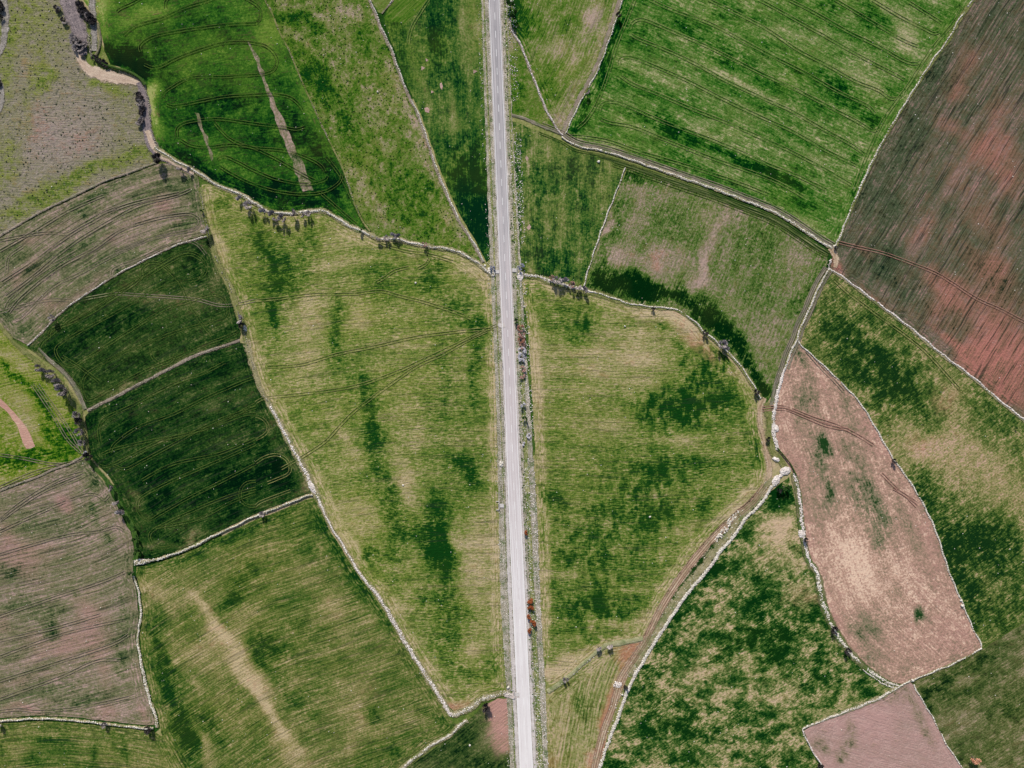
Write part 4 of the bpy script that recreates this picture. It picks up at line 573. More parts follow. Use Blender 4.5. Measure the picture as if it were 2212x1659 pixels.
# ---------------------------------------------------------------- stream gully at the top of the pasture
M_SAND = ribbon_mat('sandy_bar', [(0, (150, 128, 110)), (.4, (188, 164, 144)), (.7, (208, 188, 166)), (1, (226, 212, 194))], feather=.6)
M_LILAC = ribbon_mat('lilac_scrub_ground', [(0, (70, 68, 74)), (.35, (120, 110, 112)), (.7, (156, 142, 140)), (1, (186, 172, 168))], feather=.6, bump=.9, fine=1.3)
M_GREYB = ribbon_mat('grey_gully_bed', [(0, (84, 82, 78)), (.4, (136, 130, 122)), (.7, (170, 162, 154)), (1, (206, 198, 192))], feather=.8, bump=.8, fine=1.2)
ribbon('gully_bed', [(140, -40), (152, 20), (172, 70), (178, 120)], [46, 44, 40, 30], M_LILAC, jit=1.2)
ribbon('gully_bed', [(196, -40), (200, 20), (203, 60), (204, 110)], [26, 20, 18, 16], M_GREYB, jit=.9)
ribbon('sand_bar', [(164, 112), (178, 136), (205, 157), (245, 168), (285, 176), (306, 182)], [8, 20, 30, 34, 22, 10], M_SAND, jit=1.0)
ribbon('gully_bed', [(300, 178), (311, 215), (314, 250), (318, 280), (328, 312), (345, 335), (380, 352), (418, 370)], [10, 30, 28, 24, 30, 22, 16, 22], M_LILAC, jit=1.0)
ribbon('sand_bar', [(318, 282), (332, 315), (352, 338), (385, 356), (420, 374)], [14, 16, 14, 10, 10], M_SAND, jit=1.0)
ribbon('gully_bed', [(2, -40), (10, 10), (12, 45), (9, 85), (0, 112), (-14, 130)], [22, 20, 20, 20, 18, 16], M_GREYB, jit=.7)
ribbon('gully_bed', [(-8, 160), (3, 190), (5, 220), (-4, 245)], [16, 14, 14, 12], M_GREYB, jit=.7)
M_STEEP = ribbon_mat('earth_cut_bank', [(0, (70, 70, 52)), (.5, (126, 120, 94)), (1, (170, 160, 132))], green=.5)
M_GCUT = ribbon_mat('grassy_cut_bank', [(0, (30, 50, 26)), (.5, (60, 84, 40)), (1, (104, 116, 66))], green=.5)
ribbon('gully_bank', [(203, 124), (226, 140), (252, 149), (278, 156), (303, 170), (315, 186)], 9, M_GCUT, crown=2.0, jit=.4)
ribbon('gully_bank', [(212, 52), (217, 80), (214, 108), (206, 122)], 7, M_STEEP, crown=.9, jit=.4)

# ---------------------------------------------------------------- tracks and balks
M_TRK = ribbon_mat('greyish_field_track', [(0, (84, 84, 70)), (.4, (120, 114, 98)), (.7, (146, 136, 120)), (1, (172, 160, 144))], green=.5, along=2.6, fine=.5)
ribbon('dirt_track', shift(T1, -6), [8, 9, 10, 12, 12, 11, 11, 10], M_TRK)
ribbon('dirt_track', shift(T1[5:], 14), [3, 12, 16, 16, 16, 14], ribbon_mat('green_rutted_headland', [(0, (30, 48, 26)), (.4, (58, 78, 38)), (.7, (96, 106, 62)), (1, (140, 138, 100))], along=3.6, fine=.4, mid=.3))
ribbon('dirt_track', shift(S1[:10], 9), [8, 10, 12, 13, 13, 12, 10], M_TRK)
ribbon('dirt_track', shift(S1[:8], -7), [4, 7, 7, 6, 5], M_TRK)
ribbon('dirt_track', RT, [12, 14, 15, 15, 17, 20, 22, 22, 22, 24, 24, 20, 18, 18, 16], M_PINKT)
ribbon('dirt_track', [(1791, 536), (1800, 545), (1806, 560), (1803, 578)], [16, 18, 16, 12], M_PINKT)
ribbon('gravel_wash', shift(T2[:12], 9), [14, 20, 22, 24, 24, 22, 18], M_BANK, jit=.6)
ribbon('gravel_wash', shift(T2[:15], -2), [6, 7, 8, 8, 8, 8, 7], M_WASH, crown=.1)
ribbon('field_balk', AB, 4.5, M_BANKG)
ribbon('field_balk', shift(BC, 2), 8, M_BANKM)
ribbon('field_balk', E1, 7, M_BANKM)
ribbon('field_balk', shift(E2[1:], 6), [11, 11, 12, 12, 12], M_BANKM)
ribbon('field_balk', shift(E2, 1), 4, M_BANKG)
ribbon('field_balk', [(850, 0), (838, 14), (825, 30)], 4, M_BANKM)
ribbon('field_balk', LL, 6, M_BANKM, crown=.35)
ribbon('field_balk', MM, 5.5, M_BANKM, crown=.2)
ribbon('field_balk', NN, 8, M_BANKM, crown=.2)
ribbon('field_balk', FF, 6, M_BANKM, crown=.2)
ribbon('field_balk', VH[:9], [10, 14, 18, 18, 20], M_BANKG)
ribbon('field_balk', VH[8:17], [18, 14, 18, 22], M_BANK)
ribbon('field_balk', VH[16:], [16, 10, 12, 14, 16, 16], M_BANK)
ribbon('field_balk', [(84, 752), (108, 778), (140, 806), (168, 846), (184, 884)], [6, 10, 12, 14, 12], M_TRK)
ribbon('field_balk', II, [8, 12, 16, 18, 20, 18, 14], M_BANKG)
ribbon('weedy_ditch', HH, [14, 12, 14, 14, 14, 16], ribbon_mat('lush_ditch_grass', [(0, (18, 46, 24)), (.4, (44, 78, 32)), (.7, (84, 108, 50)), (1, (150, 148, 110))], green=.7))
ribbon('field_balk', shift(NT_, 1), [14, 16, 18, 18, 12, 10, 9, 9, 10, 12, 14], M_BANKG)
ribbon('field_balk', OB, [14, 16, 16, 10, 10, 16, 14], ribbon_mat('pale_weedy_bank', [(0, (110, 122, 74)), (.4, (150, 150, 110)), (.7, (176, 170, 134)), (1, (206, 198, 168))], green=.6), crown=.5, off=2)
ribbon('field_balk', S2, [18, 20, 18, 20, 24, 24, 22, 18, 12], ribbon_mat('rocky_green_gully_side', [(0, (34, 62, 30)), (.4, (84, 96, 54)), (.7, (140, 130, 100)), (1, (190, 176, 154))], green=.8))
ribbon('field_balk', [(1655, 870), (1662, 905), (1664, 940), (1668, 975), (1690, 1000), (1700, 1022)], [16, 26, 26, 24, 20, 16], M_BANKG)

# shadowed ditch: a real trench is cut by two low earth lips
def lip(name, pts, w, mat, h, off): ribbon(name, pts, w, mat, crown=h, off=off, jit=.25)
lip('ditch_bank', [(1676, 968), (1692, 987), (1706, 1005), (1716, 1026)], 4, M_GCUT, 1.6, -2)

# ---------------------------------------------------------------- the road
ROAD_W = [23.5, 23.6, 23.8, 24.0, 24.6, 25.5, 26.6, 27.6, 28.6, 29.4, 29.8]
def road_w(v): return np.interp(v, [c[1] for c in ROADC], ROAD_W)
def strip_along(name, d0, d1, mat, step=3.0, lift=.5, v0=-110, v1=1770, jit=0.0, crown=0.0):
    """a strip between two offsets (in plan units) from the road centre; d0, d1 may be functions of v"""
    c = smooth(np.array(ROADC), step / S)[0]; d = np.gradient(c, axis=0); d /= np.linalg.norm(d, axis=1)[:, None]
    nrm = np.stack([-d[:, 1], d[:, 0]], 1) * -1
    c, nrm = c[(c[:, 1] > v0) & (c[:, 1] < v1)], nrm[(c[:, 1] > v0) & (c[:, 1] < v1)]
    a0 = np.array([d0(v) if callable(d0) else d0 for v in c[:, 1]]); a1 = np.array([d1(v) if callable(d1) else d1 for v in c[:, 1]])
    V, R_, A_, E_ = [], [], [], []
    t = np.arange(len(c)) * step; K = [0, .2, .5, .8, 1]
    for k in K:
        o = a0 + (a1 - a0) * k; q = P(c + nrm * o[:, None])
        if jit and k in (0, 1): q = q + jit * np.stack([wob(q[:, 0] + k * 9, q[:, 1], 2.3), 0 * q[:, 0]], 1)
        V.append(np.column_stack([q, hgt(q[:, 0], q[:, 1]) + lift + crown * (1 - abs(2 * k - 1))])); R_.append(o * S); A_.append(t); E_.append(np.full(len(c), abs(2 * k - 1)))
    n = len(c); V = np.stack(V, 1).reshape(-1, 3); st = lambda a: np.stack(a, 1).ravel()
    f = np.array([[i * 5 + k, i * 5 + k + 1, (i + 1) * 5 + k + 1, (i + 1) * 5 + k] for i in range(n - 1) for k in range(4)])
    a, b, cc = V[f[0, 0]], V[f[0, 1]], V[f[0, 2]]
    if np.cross(b - a, cc - b)[2] < 0: f = f[:, ::-1]
    o = mesh_obj(name, V, f, mat, attrs={'row': st(R_), 'alo': st(A_), 'edge': st(E_)}, smooth_sh=True)
    return tag(o, kind='structure')
def asphalt():
    k = NT('pale_worn_asphalt'); p = k.pos(); row, alo = k.attr('row'), k.attr('alo')
    v = k.n('ShaderNodeSeparateXYZ'); k.put(v.inputs[0], p)
    down = k.mr(v.outputs[1], 150.0, -150.0)
    st = k.noise(k.comb(k.math('MULTIPLY', row, 1.6), k.math('MULTIPLY', alo, .02)), 1.0, 4, .6)
    fn = k.noise(p, 2.2, 4, .7); md = k.noise(p, .08, 3, .6)
    t = k.math('MULTIPLY_ADD', down, .8, k.add(k.cen(st, 1.3), k.cen(fn, .25), k.cen(md, .3), .12), clamp=True)
    c = k.ramp(t, [(0, (152, 148, 150)), (.25, (178, 172, 173)), (.5, (196, 184, 183)), (.8, (216, 208, 206)), (1, (230, 224, 222))])
    wear = k.math('ABSOLUTE', k.math('SUBTRACT', k.math('ABSOLUTE', row), 1.75))
    c = k.mix(k.math('MULTIPLY', k.mr(wear, .9, .2), .28), c, alb((214, 206, 206)))
    crack = k.noise(k.comb(k.math('MULTIPLY', row, .8), k.math('MULTIPLY', alo, .35), 7), 1.0, 5, .8)
    c = k.mix(k.mr(crack, .64, .7), c, alb((140, 132, 134)))
    k.color(c); k.b.inputs['Roughness'].default_value = .85; k.bump(fn, .2, .05); return k.m
def paint():
    k = NT('worn_white_road_paint'); n = k.noise(k.pos(), 1.6, 4, .7)
    k.color(k.ramp(n, [(.25, (196, 190, 190)), (.45, (240, 238, 236)), (1, (250, 248, 246))])); k.b.inputs['Roughness'].default_value = .7; return k.m
M_VERGE = ribbon_mat('dry_rubbly_verge', [(0, (92, 88, 74)), (.3, (140, 134, 112)), (.6, (176, 166, 148)), (1, (222, 212, 200))], green=.7, specks=.5, fine=1.3, mid=1.2, along=1.0, solid=True, bump=.8)
M_VERGEG = ribbon_mat('green_verge_grass', [(0, (52, 78, 34)), (.35, (98, 112, 58)), (.65, (146, 144, 94)), (1, (192, 184, 148))], green=.6, specks=.3, fine=1.2, mid=1.2, along=1.4, feather=.7)
M_SHOUL = ribbon_mat('chalky_shoulder', [(0, (160, 150, 142)), (.4, (196, 186, 180)), (1, (228, 220, 216))], green=.12, specks=.3, feather=.8)
hw = lambda v: road_w(v) / 2
strip_along('road_verge', lambda v: hw(v) - 1, lambda v: np.interp(v, [-50, 0, 300, 560, 700, 900, 1100, 1300, 1500, 1700], [24, 27, 29, 34, 36, 42, 48, 46, 48, 46]), M_VERGE, lift=.30, jit=.6)
strip_along('road_verge', lambda v: -hw(v) + 1, lambda v: -np.interp(v, [-50, 0, 300, 560, 700, 900, 1100, 1300, 1500, 1700], [26, 28, 31, 32, 31, 31, 35, 40, 36, 34]), M_VERGE, lift=.31, jit=.6)
strip_along('verge_grass', lambda v: -hw(v) - 8, lambda v: -np.interp(v, [-50, 300, 700, 1100, 1500, 1700], [24, 26, 24, 24, 26, 26]), M_VERGEG, lift=.37, jit=.6)
strip_along('verge_grass', lambda v: hw(v) + 9, lambda v: hw(v) + np.interp(v, [-50, 300, 560, 800, 1000, 1200, 1700], [14, 16, 18, 20, 22, 22, 24]), M_VERGEG, lift=.38, jit=.6, v0=-50)
strip_along('road_shoulder', lambda v: hw(v) - 1, lambda v: hw(v) + np.interp(v, [0, 600, 1000, 1700], [2.5, 3, 5, 9]), M_SHOUL, lift=.42, jit=.9)
strip_along('road_shoulder', lambda v: -hw(v) + 1, lambda v: -hw(v) - np.interp(v, [0, 600, 1000, 1250, 1450, 1700], [2, 2, 4, 11, 11, 7]), M_SHOUL, lift=.43, jit=1.1)
strip_along('road', lambda v: -hw(v), lambda v: hw(v), asphalt(), lift=.62, crown=.05)
ribbon('road_verge', [(1076, 700), (1084, 704), (1090, 702)], [10, 14, 16], M_SHOUL, lift=.5)
ribbon('road_verge', [(1090, 1500), (1106, 1502), (1122, 1501)], [12, 16, 12], M_WASH, lift=.5)
MP = paint()
strip_along('edge_line', lambda v: -hw(v) + 1.1, lambda v: -hw(v) + 2.0, MP, lift=.70)
strip_along('edge_line', lambda v: hw(v) - 2.0, lambda v: hw(v) - 1.1, MP, lift=.70)
vv = -90.0
DV, DF = [], []
while vv < 1740:
    for s_ in (0,):
        per = 39.5 + 3.5 * vv / 1659; ln = 15 + 2 * vv / 1659
        vs = [vv, vv + ln]; cu = np.interp(vs, [c[1] for c in ROADC], [c[0] for c in ROADC])
        q = P([(cu[0] - .42, vs[0]), (cu[0] + .42, vs[0]), (cu[1] + .42, vs[1]), (cu[1] - .42, vs[1])])
        b = len(DV); DV += [(a[0], a[1], hgt(a[0], a[1]) + .70) for a in q]; DF.append((b + 3, b + 2, b + 1, b))
    vv += per
tag(mesh_obj('centre_line', DV, DF, MP), kind='structure')

# ---------------------------------------------------------------- wheel tracks in the crops, rut shade and lit side painted in colour
def rut_shade_mat(name, dark, light):
    k = NT(name); p = k.pos(); e = k.attr('edge'); row = k.attr('row')
    n = k.noise(p, .35, 4, .7); n2 = k.noise(p, .06, 2, .6)
    k.color(k.mix(k.mr(row, -.05, .12), alb(dark), alb(light)))  # across the rut: dark paints its shaded side, light its sunlit side
    k.alpha(k.math('MULTIPLY', k.mr(n, .28, .5), k.mr(n2, .28, .5, .35, 1.0))); return k.m
TM = {'g': rut_shade_mat('rut_and_painted_shade_in_green_crop', (14, 36, 14), (96, 116, 54)), 'y': rut_shade_mat('rut_and_painted_shade_in_young_crop', (44, 62, 26), (156, 154, 96)),
      'm': rut_shade_mat('rut_and_painted_shade_in_soil', (66, 62, 54), (160, 148, 126)), 'r': rut_shade_mat('rut_and_painted_shade_in_red_soil', (112, 80, 68), (178, 140, 124)), 'b': rut_shade_mat('rut_and_painted_shade_in_bright_crop', (24, 62, 26), (136, 148, 84))}
def wheel_track(pts, m='g', gauge=5.2, w=1.7, single=False):
    RL[0] += 1; V, F, R_, A_, E_ = [], [], [], [], []; nb = 0
    for s in ((0,) if single else (-1, 1)):
        v, f, at = ribbon_geo(pts, w, step=2.0, lift=.34 + .004 * (RL[0] % 50), off=s * gauge / 2, jit=.08)
        sg = 1 if (pts[-1][0] - pts[0][0]) < 0 else -1  # keeps the painted shade on one side whichever way the track runs
        V.append(v); F.append(f + nb); nb += len(v); R_.append(at['row'] * sg); A_.append(at['alo']); E_.append(at['edge'])
    return tag(mesh_obj('wheel_track', np.vstack(V), np.vstack(F), TM[m], attrs={'row': np.concatenate(R_), 'alo': np.concatenate(A_), 'edge': np.concatenate(E_)}), kind='structure')
# field with the fallow strip
for t in [[(268, 76), (290, 58), (320, 48), (355, 38), (400, 17), (450, 2), (470, -8)],
          [(305, 112), (303, 100), (315, 88), (340, 77), (390, 67), (440, 60), (500, 53), (553, 51)],
          [(312, 140), (330, 147), (350, 143), (385, 125), (440, 105), (480, 94), (520, 91), (553, 94), (575, 100), (592, 115), (599, 132), (592, 150), (575, 158), (553, 161), (520, 163), (480, 166), (430, 165), (400, 172), (375, 186), (355, 200), (352, 212)],
          [(360, 226), (375, 230), (400, 226), (440, 218), (490, 209), (553, 205), (590, 204), (625, 210), (645, 225), (655, 240)],
          [(383, 295), (383, 278), (400, 266), (440, 259), (480, 258), (553, 268), (610, 275), (640, 280), (658, 275)],
          [(390, 302), (415, 315), (450, 318), (500, 313), (553, 320), (610, 325), (650, 336), (690, 355), (702, 372)],
          [(463, 265), (490, 295), (520, 312), (553, 322), (600, 345), (645, 372), (680, 390)],
          [(470, 345), (485, 338), (510, 348), (553, 370), (600, 388), (660, 398), (700, 390), (708, 380)],
          [(475, 360), (500, 375), (540, 395), (590, 412), (650, 420), (700, 415), (733, 395), (740, 375)],
          [(253, 25), (262, 18), (285, 8), (305, -4)], [(553, 51), (562, 40), (562, 20), (545, 5), (520, -8)], [(358, 18), (358, 5), (366, -6)],
          [(705, 340), (735, 380), (760, 430), (790, 490)], [(690, 415), (730, 450), (770, 485)]]:
    wheel_track(t, 'g')
wheel_track([(930, -6), (910, 25), (892, 55), (884, 80), (883, 95)], 'b')
# big striped field upper right
for t in [[(1363, 75), (1362, 55), (1375, 43), (1395, 45), (1430, 58), (1500, 90), (1580, 130), (1659, 170)],
          ]:
    pass
def off(l): return [(1106 + x / 4, y / 4) for x, y in l]
def off4(l): return [(1659 + x / 4, y / 4) for x, y in l]
BT = [off([(1020, 250), (1040, 200), (1100, 170), (1180, 185), (1400, 280), (1700, 410), (2000, 560), (2212, 665)]) + off4([(250, 780), (500, 910), (750, 1040), (880, 1120), (920, 1130), (960, 1110)]),
      off([(1190, 0), (1400, 95), (1700, 200), (1950, 330), (2212, 470)]) + off4([(300, 620), (600, 790), (850, 910), (920, 980)]),
      off([(1030, 300), (1100, 340), (1350, 440), (1600, 560), (1850, 700), (2212, 870)]) + off4([(200, 960), (500, 1130), (700, 1240), (830, 1330)]),
      off([(930, 560), (925, 525), (960, 498), (1040, 500), (1200, 560), (1500, 690), (1850, 870), (2212, 1040)]) + off4([(200, 1130), (500, 1300), (700, 1400), (760, 1430)]),
      off([(940, 660), (1050, 730), (1250, 810), (1550, 940), (1900, 1080), (2212, 1220)]) + off4([(200, 1310), (500, 1470), (720, 1600)]),
      off([(755, 960), (765, 920), (810, 885), (900, 885), (1050, 940), (1300, 1050), (1600, 1160), (1900, 1280), (2212, 1420)]) + off4([(250, 1520), (500, 1640)]),
      off([(770, 1030), (850, 1060), (1050, 1100), (1300, 1200), (1600, 1320), (1900, 1430), (2212, 1540)]) + off4([(200, 1640), (300, 1700)]),
      off([(1700, 0), (1950, 120), (2212, 260)]) + off4([(250, 430), (500, 560), (750, 700), (950, 780), (1050, 850), (1110, 850)]),
      off([(2130, 0), (2212, 40)]) + off4([(250, 180), (500, 320), (800, 490), (1050, 620), (1180, 690)]),
      off4([(180, 0), (400, 110), (700, 280), (950, 400), (1180, 530), (1270, 550), (1310, 540)]),
      off4([(580, 0), (900, 190), (1150, 340), (1290, 400)]), off4([(900, 0), (1150, 150), (1350, 250), (1430, 290), (1490, 270)]), off4([(1220, 20), (1500, 200)]),
      off([(560, 1110), (640, 1040), (740, 880), (830, 640), (900, 400), (980, 200), (1060, 0)]),
      off4([(740, 1640), (870, 1300), (1010, 1010), (1200, 750), (1400, 440), (1600, 200), (1680, 60)]),
      off([(480, 1170), (800, 1210), (1100, 1310), (1500, 1430), (1900, 1560), (2212, 1680)])]
for t in BT: wheel_track(t, 'b', gauge=5.6)
# striped field by the pink soil and headland ruts along the two field tracks
for d in (8, 12, 17, 21, 26): wheel_track(shift(T1[6 if d > 12 else 2:], d), 'g', single=True, w=1.6)
for d in (-8, -13): wheel_track(shift(T1[2:], d), 'm', single=True, w=1.8)
for d in (5, 9, 13): wheel_track(shift(S1[:9], d), 'm', single=True, w=1.8)
for d in (-5, -8): wheel_track(shift(S1[:7], d), 'm', single=True, w=1.6)
for d in (-5, -1, 4, 8): wheel_track(shift(RT[6:], d), 'r', single=True, w=1.5)
def o3(l): return [(x / 4, 415 + y / 4) for x, y in l]
def o5(l): return [(x / 4, 830 + y / 4) for x, y in l]
def o6(l): return [(553 + x / 4, 830 + y / 4) for x, y in l]
def o4(l): return [(553 + x / 4, 415 + y / 4) for x, y in l]
def o7(l): return [(x * .4358, 1244 + y * .4358) for x, y in l]
def o8(l): return [(1659 + x * .4358, 830 + y * .4358) for x, y in l]
def o9(l): return [(1659 + x / 4, 415 + y / 4) for x, y in l]
wheel_track(o9([(590, 430), (750, 470), (1000, 530), (1250, 620), (1450, 700), (1600, 790), (1800, 920), (2000, 1010), (2212, 1120), (2400, 1190)]), 'r')
wheel_track(o9([(570, 760), (700, 880), (900, 1030), (1150, 1210), (1350, 1370), (1500, 1530), (1650, 1700)]), 'y')
wheel_track(o9([(330, 1370), (450, 1510), (560, 1620), (650, 1720)]), 'm')
wheel_track(o8([(-30, 118), (60, 110), (120, 125), (220, 165), (330, 200), (420, 240), (520, 300)]), 'r', w=1.9)
wheel_track(o8([(-30, 128), (80, 122), (180, 160), (290, 205), (400, 225)]), 'r', w=2.0)
wheel_track(o8([(560, 440), (640, 520), (690, 560), (735, 605)]), 'r', w=1.9); wheel_track(o8([(620, 515), (680, 550), (740, 590)]), 'r', w=1.8)
# mauve curved field
for t in [[(0, 420), (250, 370), (450, 350), (580, 360), (700, 290), (900, 180), (1100, 110), (1300, 60), (1550, 10)], [(0, 510), (300, 340), (600, 160), (900, 30)],
          [(20, 780), (300, 600), (580, 390), (800, 260), (1050, 130), (1300, 60)], [(60, 900), (300, 720), (600, 470), (900, 280), (1200, 120), (1500, 40), (1650, -20)],
          [(80, 1040), (200, 900), (500, 660), (800, 500), (1050, 330), (1350, 230), (1600, 190), (1690, 210), (1730, 260), (1680, 320), (1550, 350), (1250, 420), (1000, 520)],
          [(970, 720), (980, 670), (1060, 630), (1200, 580), (1400, 490), (1600, 430), (1700, 450), (1780, 540)],
          [(0, 1040), (200, 980), (450, 930), (650, 940), (800, 910), (1000, 880), (1200, 890), (1500, 910), (1700, 930), (1900, 980), (2050, 970), (2212, 935)],
          [(50, 1010), (100, 920), (350, 700), (650, 520)] , [(130, 1100), (200, 1080), (450, 830), (700, 700), (1000, 540), (1250, 430)], [(60, 700), (80, 560), (200, 470)]]:
    wheel_track(o3(t), 'm')
# dark green field, upper
for t in [[(340, 1370), (380, 1290), (560, 1150), (800, 1000), (1000, 870), (1200, 750), (1500, 560), (1620, 520), (1720, 550), (1780, 620), (1770, 700), (1700, 750), (1500, 790), (1300, 870), (1000, 1040), (700, 1200), (520, 1310), (480, 1380), (540, 1480), (620, 1510), (700, 1470), (1000, 1280), (1300, 1090), (1450, 1000), (1600, 960), (1750, 910), (1850, 890), (1930, 920), (1970, 1000), (1950, 1080), (1850, 1120), (1600, 1180), (1300, 1290), (1000, 1420), (800, 1530), (730, 1600), (710, 1680), (740, 1790), (800, 1795), (900, 1740), (1200, 1570), (1500, 1440), (1800, 1310), (1960, 1250), (2060, 1200)],
          [(430, 1260), (450, 1190), (600, 1140), (800, 1040), (950, 940), (1060, 870), (1225, 740), (1230, 670), (1290, 615), (1380, 620), (1450, 660), (1490, 720)],
          [(540, 1420), (700, 1520), (860, 1640)], [(1300, 1350), (1320, 1430), (1400, 1490), (1480, 1470), (1520, 1400)], [(1400, 640), (1550, 780), (1650, 1000), (1830, 1250)],
          [(1240, 750), (1500, 590), (1640, 540), (1740, 590)], [(650, 940), (1050, 860), (1230, 740)], [(380, 1420), (480, 1470), (560, 1540), (680, 1680)]]:
    wheel_track(o3(t), 'g')
# dark green field, lower
for t in [[(870, 500), (860, 380), (920, 290), (1150, 180), (1500, 0), (1750, -90), (1950, -190)], [(960, 590), (1000, 510), (1200, 370), (1500, 260), (1800, 110), (2100, -20), (2212, -60)],
          [(880, 610), (1000, 560), (1300, 490), (1600, 440), (1900, 330), (2212, 170)], [(860, 700), (920, 715), (1050, 660), (1400, 490), (1800, 380), (2100, 270), (2212, 260)],
          [(980, 700), (1080, 735), (1200, 680), (1500, 520), (1850, 330), (2212, 200)], [(1230, 830), (1500, 690), (1900, 600), (2212, 470)],
          [(1340, 1150), (1270, 1170), (1200, 1100), (1200, 1020), (1250, 960), (1500, 830), (1850, 680), (2212, 520)], [(1340, 1150), (1600, 1000), (1900, 850), (2212, 690)],
          [(1500, 1390), (1400, 1410), (1320, 1370), (1300, 1290), (1400, 1220), (1700, 1080), (2000, 960), (2212, 900)], [(1350, 1240), (1700, 1170), (2000, 1020), (2212, 940)],
          [(2212, 835), (2130, 850), (2080, 910), (2080, 1000), (2140, 1050), (2212, 1055)]]:
    wheel_track(o5(t), 'g')
for t in [[(0, 275), (60, 300), (100, 350), (95, 410), (50, 450), (0, 475)], [(0, 680), (80, 630), (180, 610), (260, 650), (295, 720), (280, 770), (200, 810), (100, 850)], [(0, 160), (80, 120), (300, 95), (600, 60), (900, 5), (1200, -100), (1400, -190), (1700, -330), (1880, -420), (2080, -510)],
          [(0, 1050), (60, 1010), (300, 920)], [(220, 730), (380, 640), (580, 510), (680, 410), (820, 260), (960, 150), (1150, 10), (1400, -160), (1620, -260), (1850, -390), (2000, -460)]]:
    wheel_track(o6(t), 'y')
for t in [[(0, 940), (200, 920), (500, 885), (850, 880), (1070, 855), (1250, 900), (1450, 950), (1700, 1030), (1850, 1090)], [(100, 1510), (400, 1490), (700, 1400), (1000, 1340), (1400, 1250), (1800, 1200), (2060, 1180)], [(1040, 780), (1110, 740), (1200, 680), (1320, 650)], [(1400, 660), (1470, 620), (1500, 570)],
          [(1080, 450), (1300, 510), (1500, 540), (1700, 600)]]:
    wheel_track(o4(t), 'y')
# left fields
for t in [[(0, 610), (200, 640), (450, 690), (600, 680), (720, 640)], [(0, 1170), (200, 1010), (500, 830), (720, 760)], [(0, 1270), (300, 1130), (600, 1000), (760, 950), (850, 960), (900, 1000), (940, 960)], [(0, 1470), (300, 1380), (600, 1300), (850, 1270), (1000, 1230), (1070, 1260)], [(0, 1180), (350, 940), (700, 790)], [(280, 0), (450, 250), (580, 470), (700, 590)], [(330, 0), (560, 330), (720, 600)], [(0, 890), (300, 760), (560, 690)]]:
    wheel_track(o5(t), 'm')
for t in [[(0, 200), (200, 130), (500, 30), (620, -20)], [(0, 400), (300, 290), (620, 215)], [(0, 520), (250, 440), (540, 345), (640, 290)], [(0, 610), (300, 500), (480, 420), (600, 415)], [(0, 670), (100, 660), (200, 670), (400, 650), (640, 600)], [(0, 320), (300, 250), (500, 190)]]:
    wheel_track(o7(t), 'm')
# ---------------------------------------------------------------- dry stone walls and rubble banks, each a thing of its own
wall('long winding pale rubble bank with bare shrubs, running from the gully to the road', W1, [3, 3, 4, 4, 4.5, 4, 4, 4, 3.5], 9, M_STONE, M_BANK, [14, 12, 13, 12, 14, 14, 13, 13, 14], zh=.5, name='stone_bank', cat='stone bank')
wall('thin line of stones dividing the tramlined green field from the lime green pasture', AB[1:-1], 1.6, 2.2, M_STONEG, gaps=.55, zh=.2)
wall('low broken wall between the lime green pasture and the deep green roadside triangle', BC[1:], 2.2, 6.5, M_STONE, gaps=.22, zh=.4)
wall('short stone edge meeting the top of the roadside triangle at its corner', [(850, 0), (838, 14), (823, 30)], 1.5, 3, M_STONE, gaps=.3)
wall('stone wall on the left side of the narrow wedge shaped stubble field', E1[1:], 2.4, 8, M_STONEP, zh=.45)
wall('stone wall on the right side of the narrow wedge shaped stubble field', E2[1:], 2.2, 6, M_STONE, gaps=.15, zh=.4)
wall('white stone edging of the curving farm track under the large striped field', T1[3:], [1.5, 2.5, 3.5, 4, 4, 4.5, 4.5, 4], 8, M_STONE, M_BANK, [5, 6, 7, 8, 9, 8, 8, 7], zh=.3)
wall('long straight wall between the striped green field and the red ploughed field', R1[1:], [1.6, 2, 2.5, 3, 3.2, 3.4], 7, M_STONE, M_BANKG, [12, 12, 8, 7, 7, 8], bankoff=-1.5, gaps=.1)
wall('short thick white wall at the meeting point of the farm tracks', R0[1:], [2, 5, 6, 5], 16, M_STONEP)
wall('white wall running along the lower edge of the red ploughed field', R2, [3, 3.2, 3.2, 3.2, 3.4], 10, M_STONEP, M_BANK, 7, bankoff=2)
wall('white wall beside the farm track above the pear shaped pink field', S1[:8], [3, 3.4, 3.4, 3.6, 4], 10, M_STONE, M_BANK, 7)
wall('broad heaped wall on the upper left edge of the pear shaped pink field', S1[7:], [4, 6, 7, 8], 16, M_STONEP, size=(.25, .6))
wall('heaped rubble wall curving round the lower left edge of the pear shaped pink field', S2[:5], [6, 6, 7, 6, 6, 7], 9, M_STONEP, size=(.25, .6), off=-2)
wall('scattered rocky gully edge along the bottom of the pear shaped pink field', S2[4:], [9, 10, 9, 7, 7, 5], 9, M_STONE, size=(.22, .55), gaps=.2)
wall('second thin row of stones beside the rocky gully under the pink field', shift(S2[8:], 7), [2, 3, 3], 6, M_STONE, gaps=.1)
wall('long white wall down the right edge of the pear shaped pink field', WH, [1.6, 2.4, 2.8, 2.8, 2.8, 2.4, 2.4], 9, M_STONE, gaps=.02)
wall('wall closing the bottom corner of the pear shaped pink field', HB, [2, 2.6, 3, 3], 7, M_STONE, M_BANK, [3, 7, 7, 5], gaps=.1)
wall('rubble bank along the top of the small dusty pink field', LT, [3, 5, 5, 4, 3], 8, M_STONE, M_BANK, [6, 13, 13, 9, 6], name='stone_bank', cat='stone bank')
wall('thin wall down the left side of the small dusty pink field', KL, 2.2, 6, M_STONEP, gaps=.15)
wall('thin wall down the right side of the small dusty pink field', KR, 2.0, 6, M_STONE, gaps=.1)
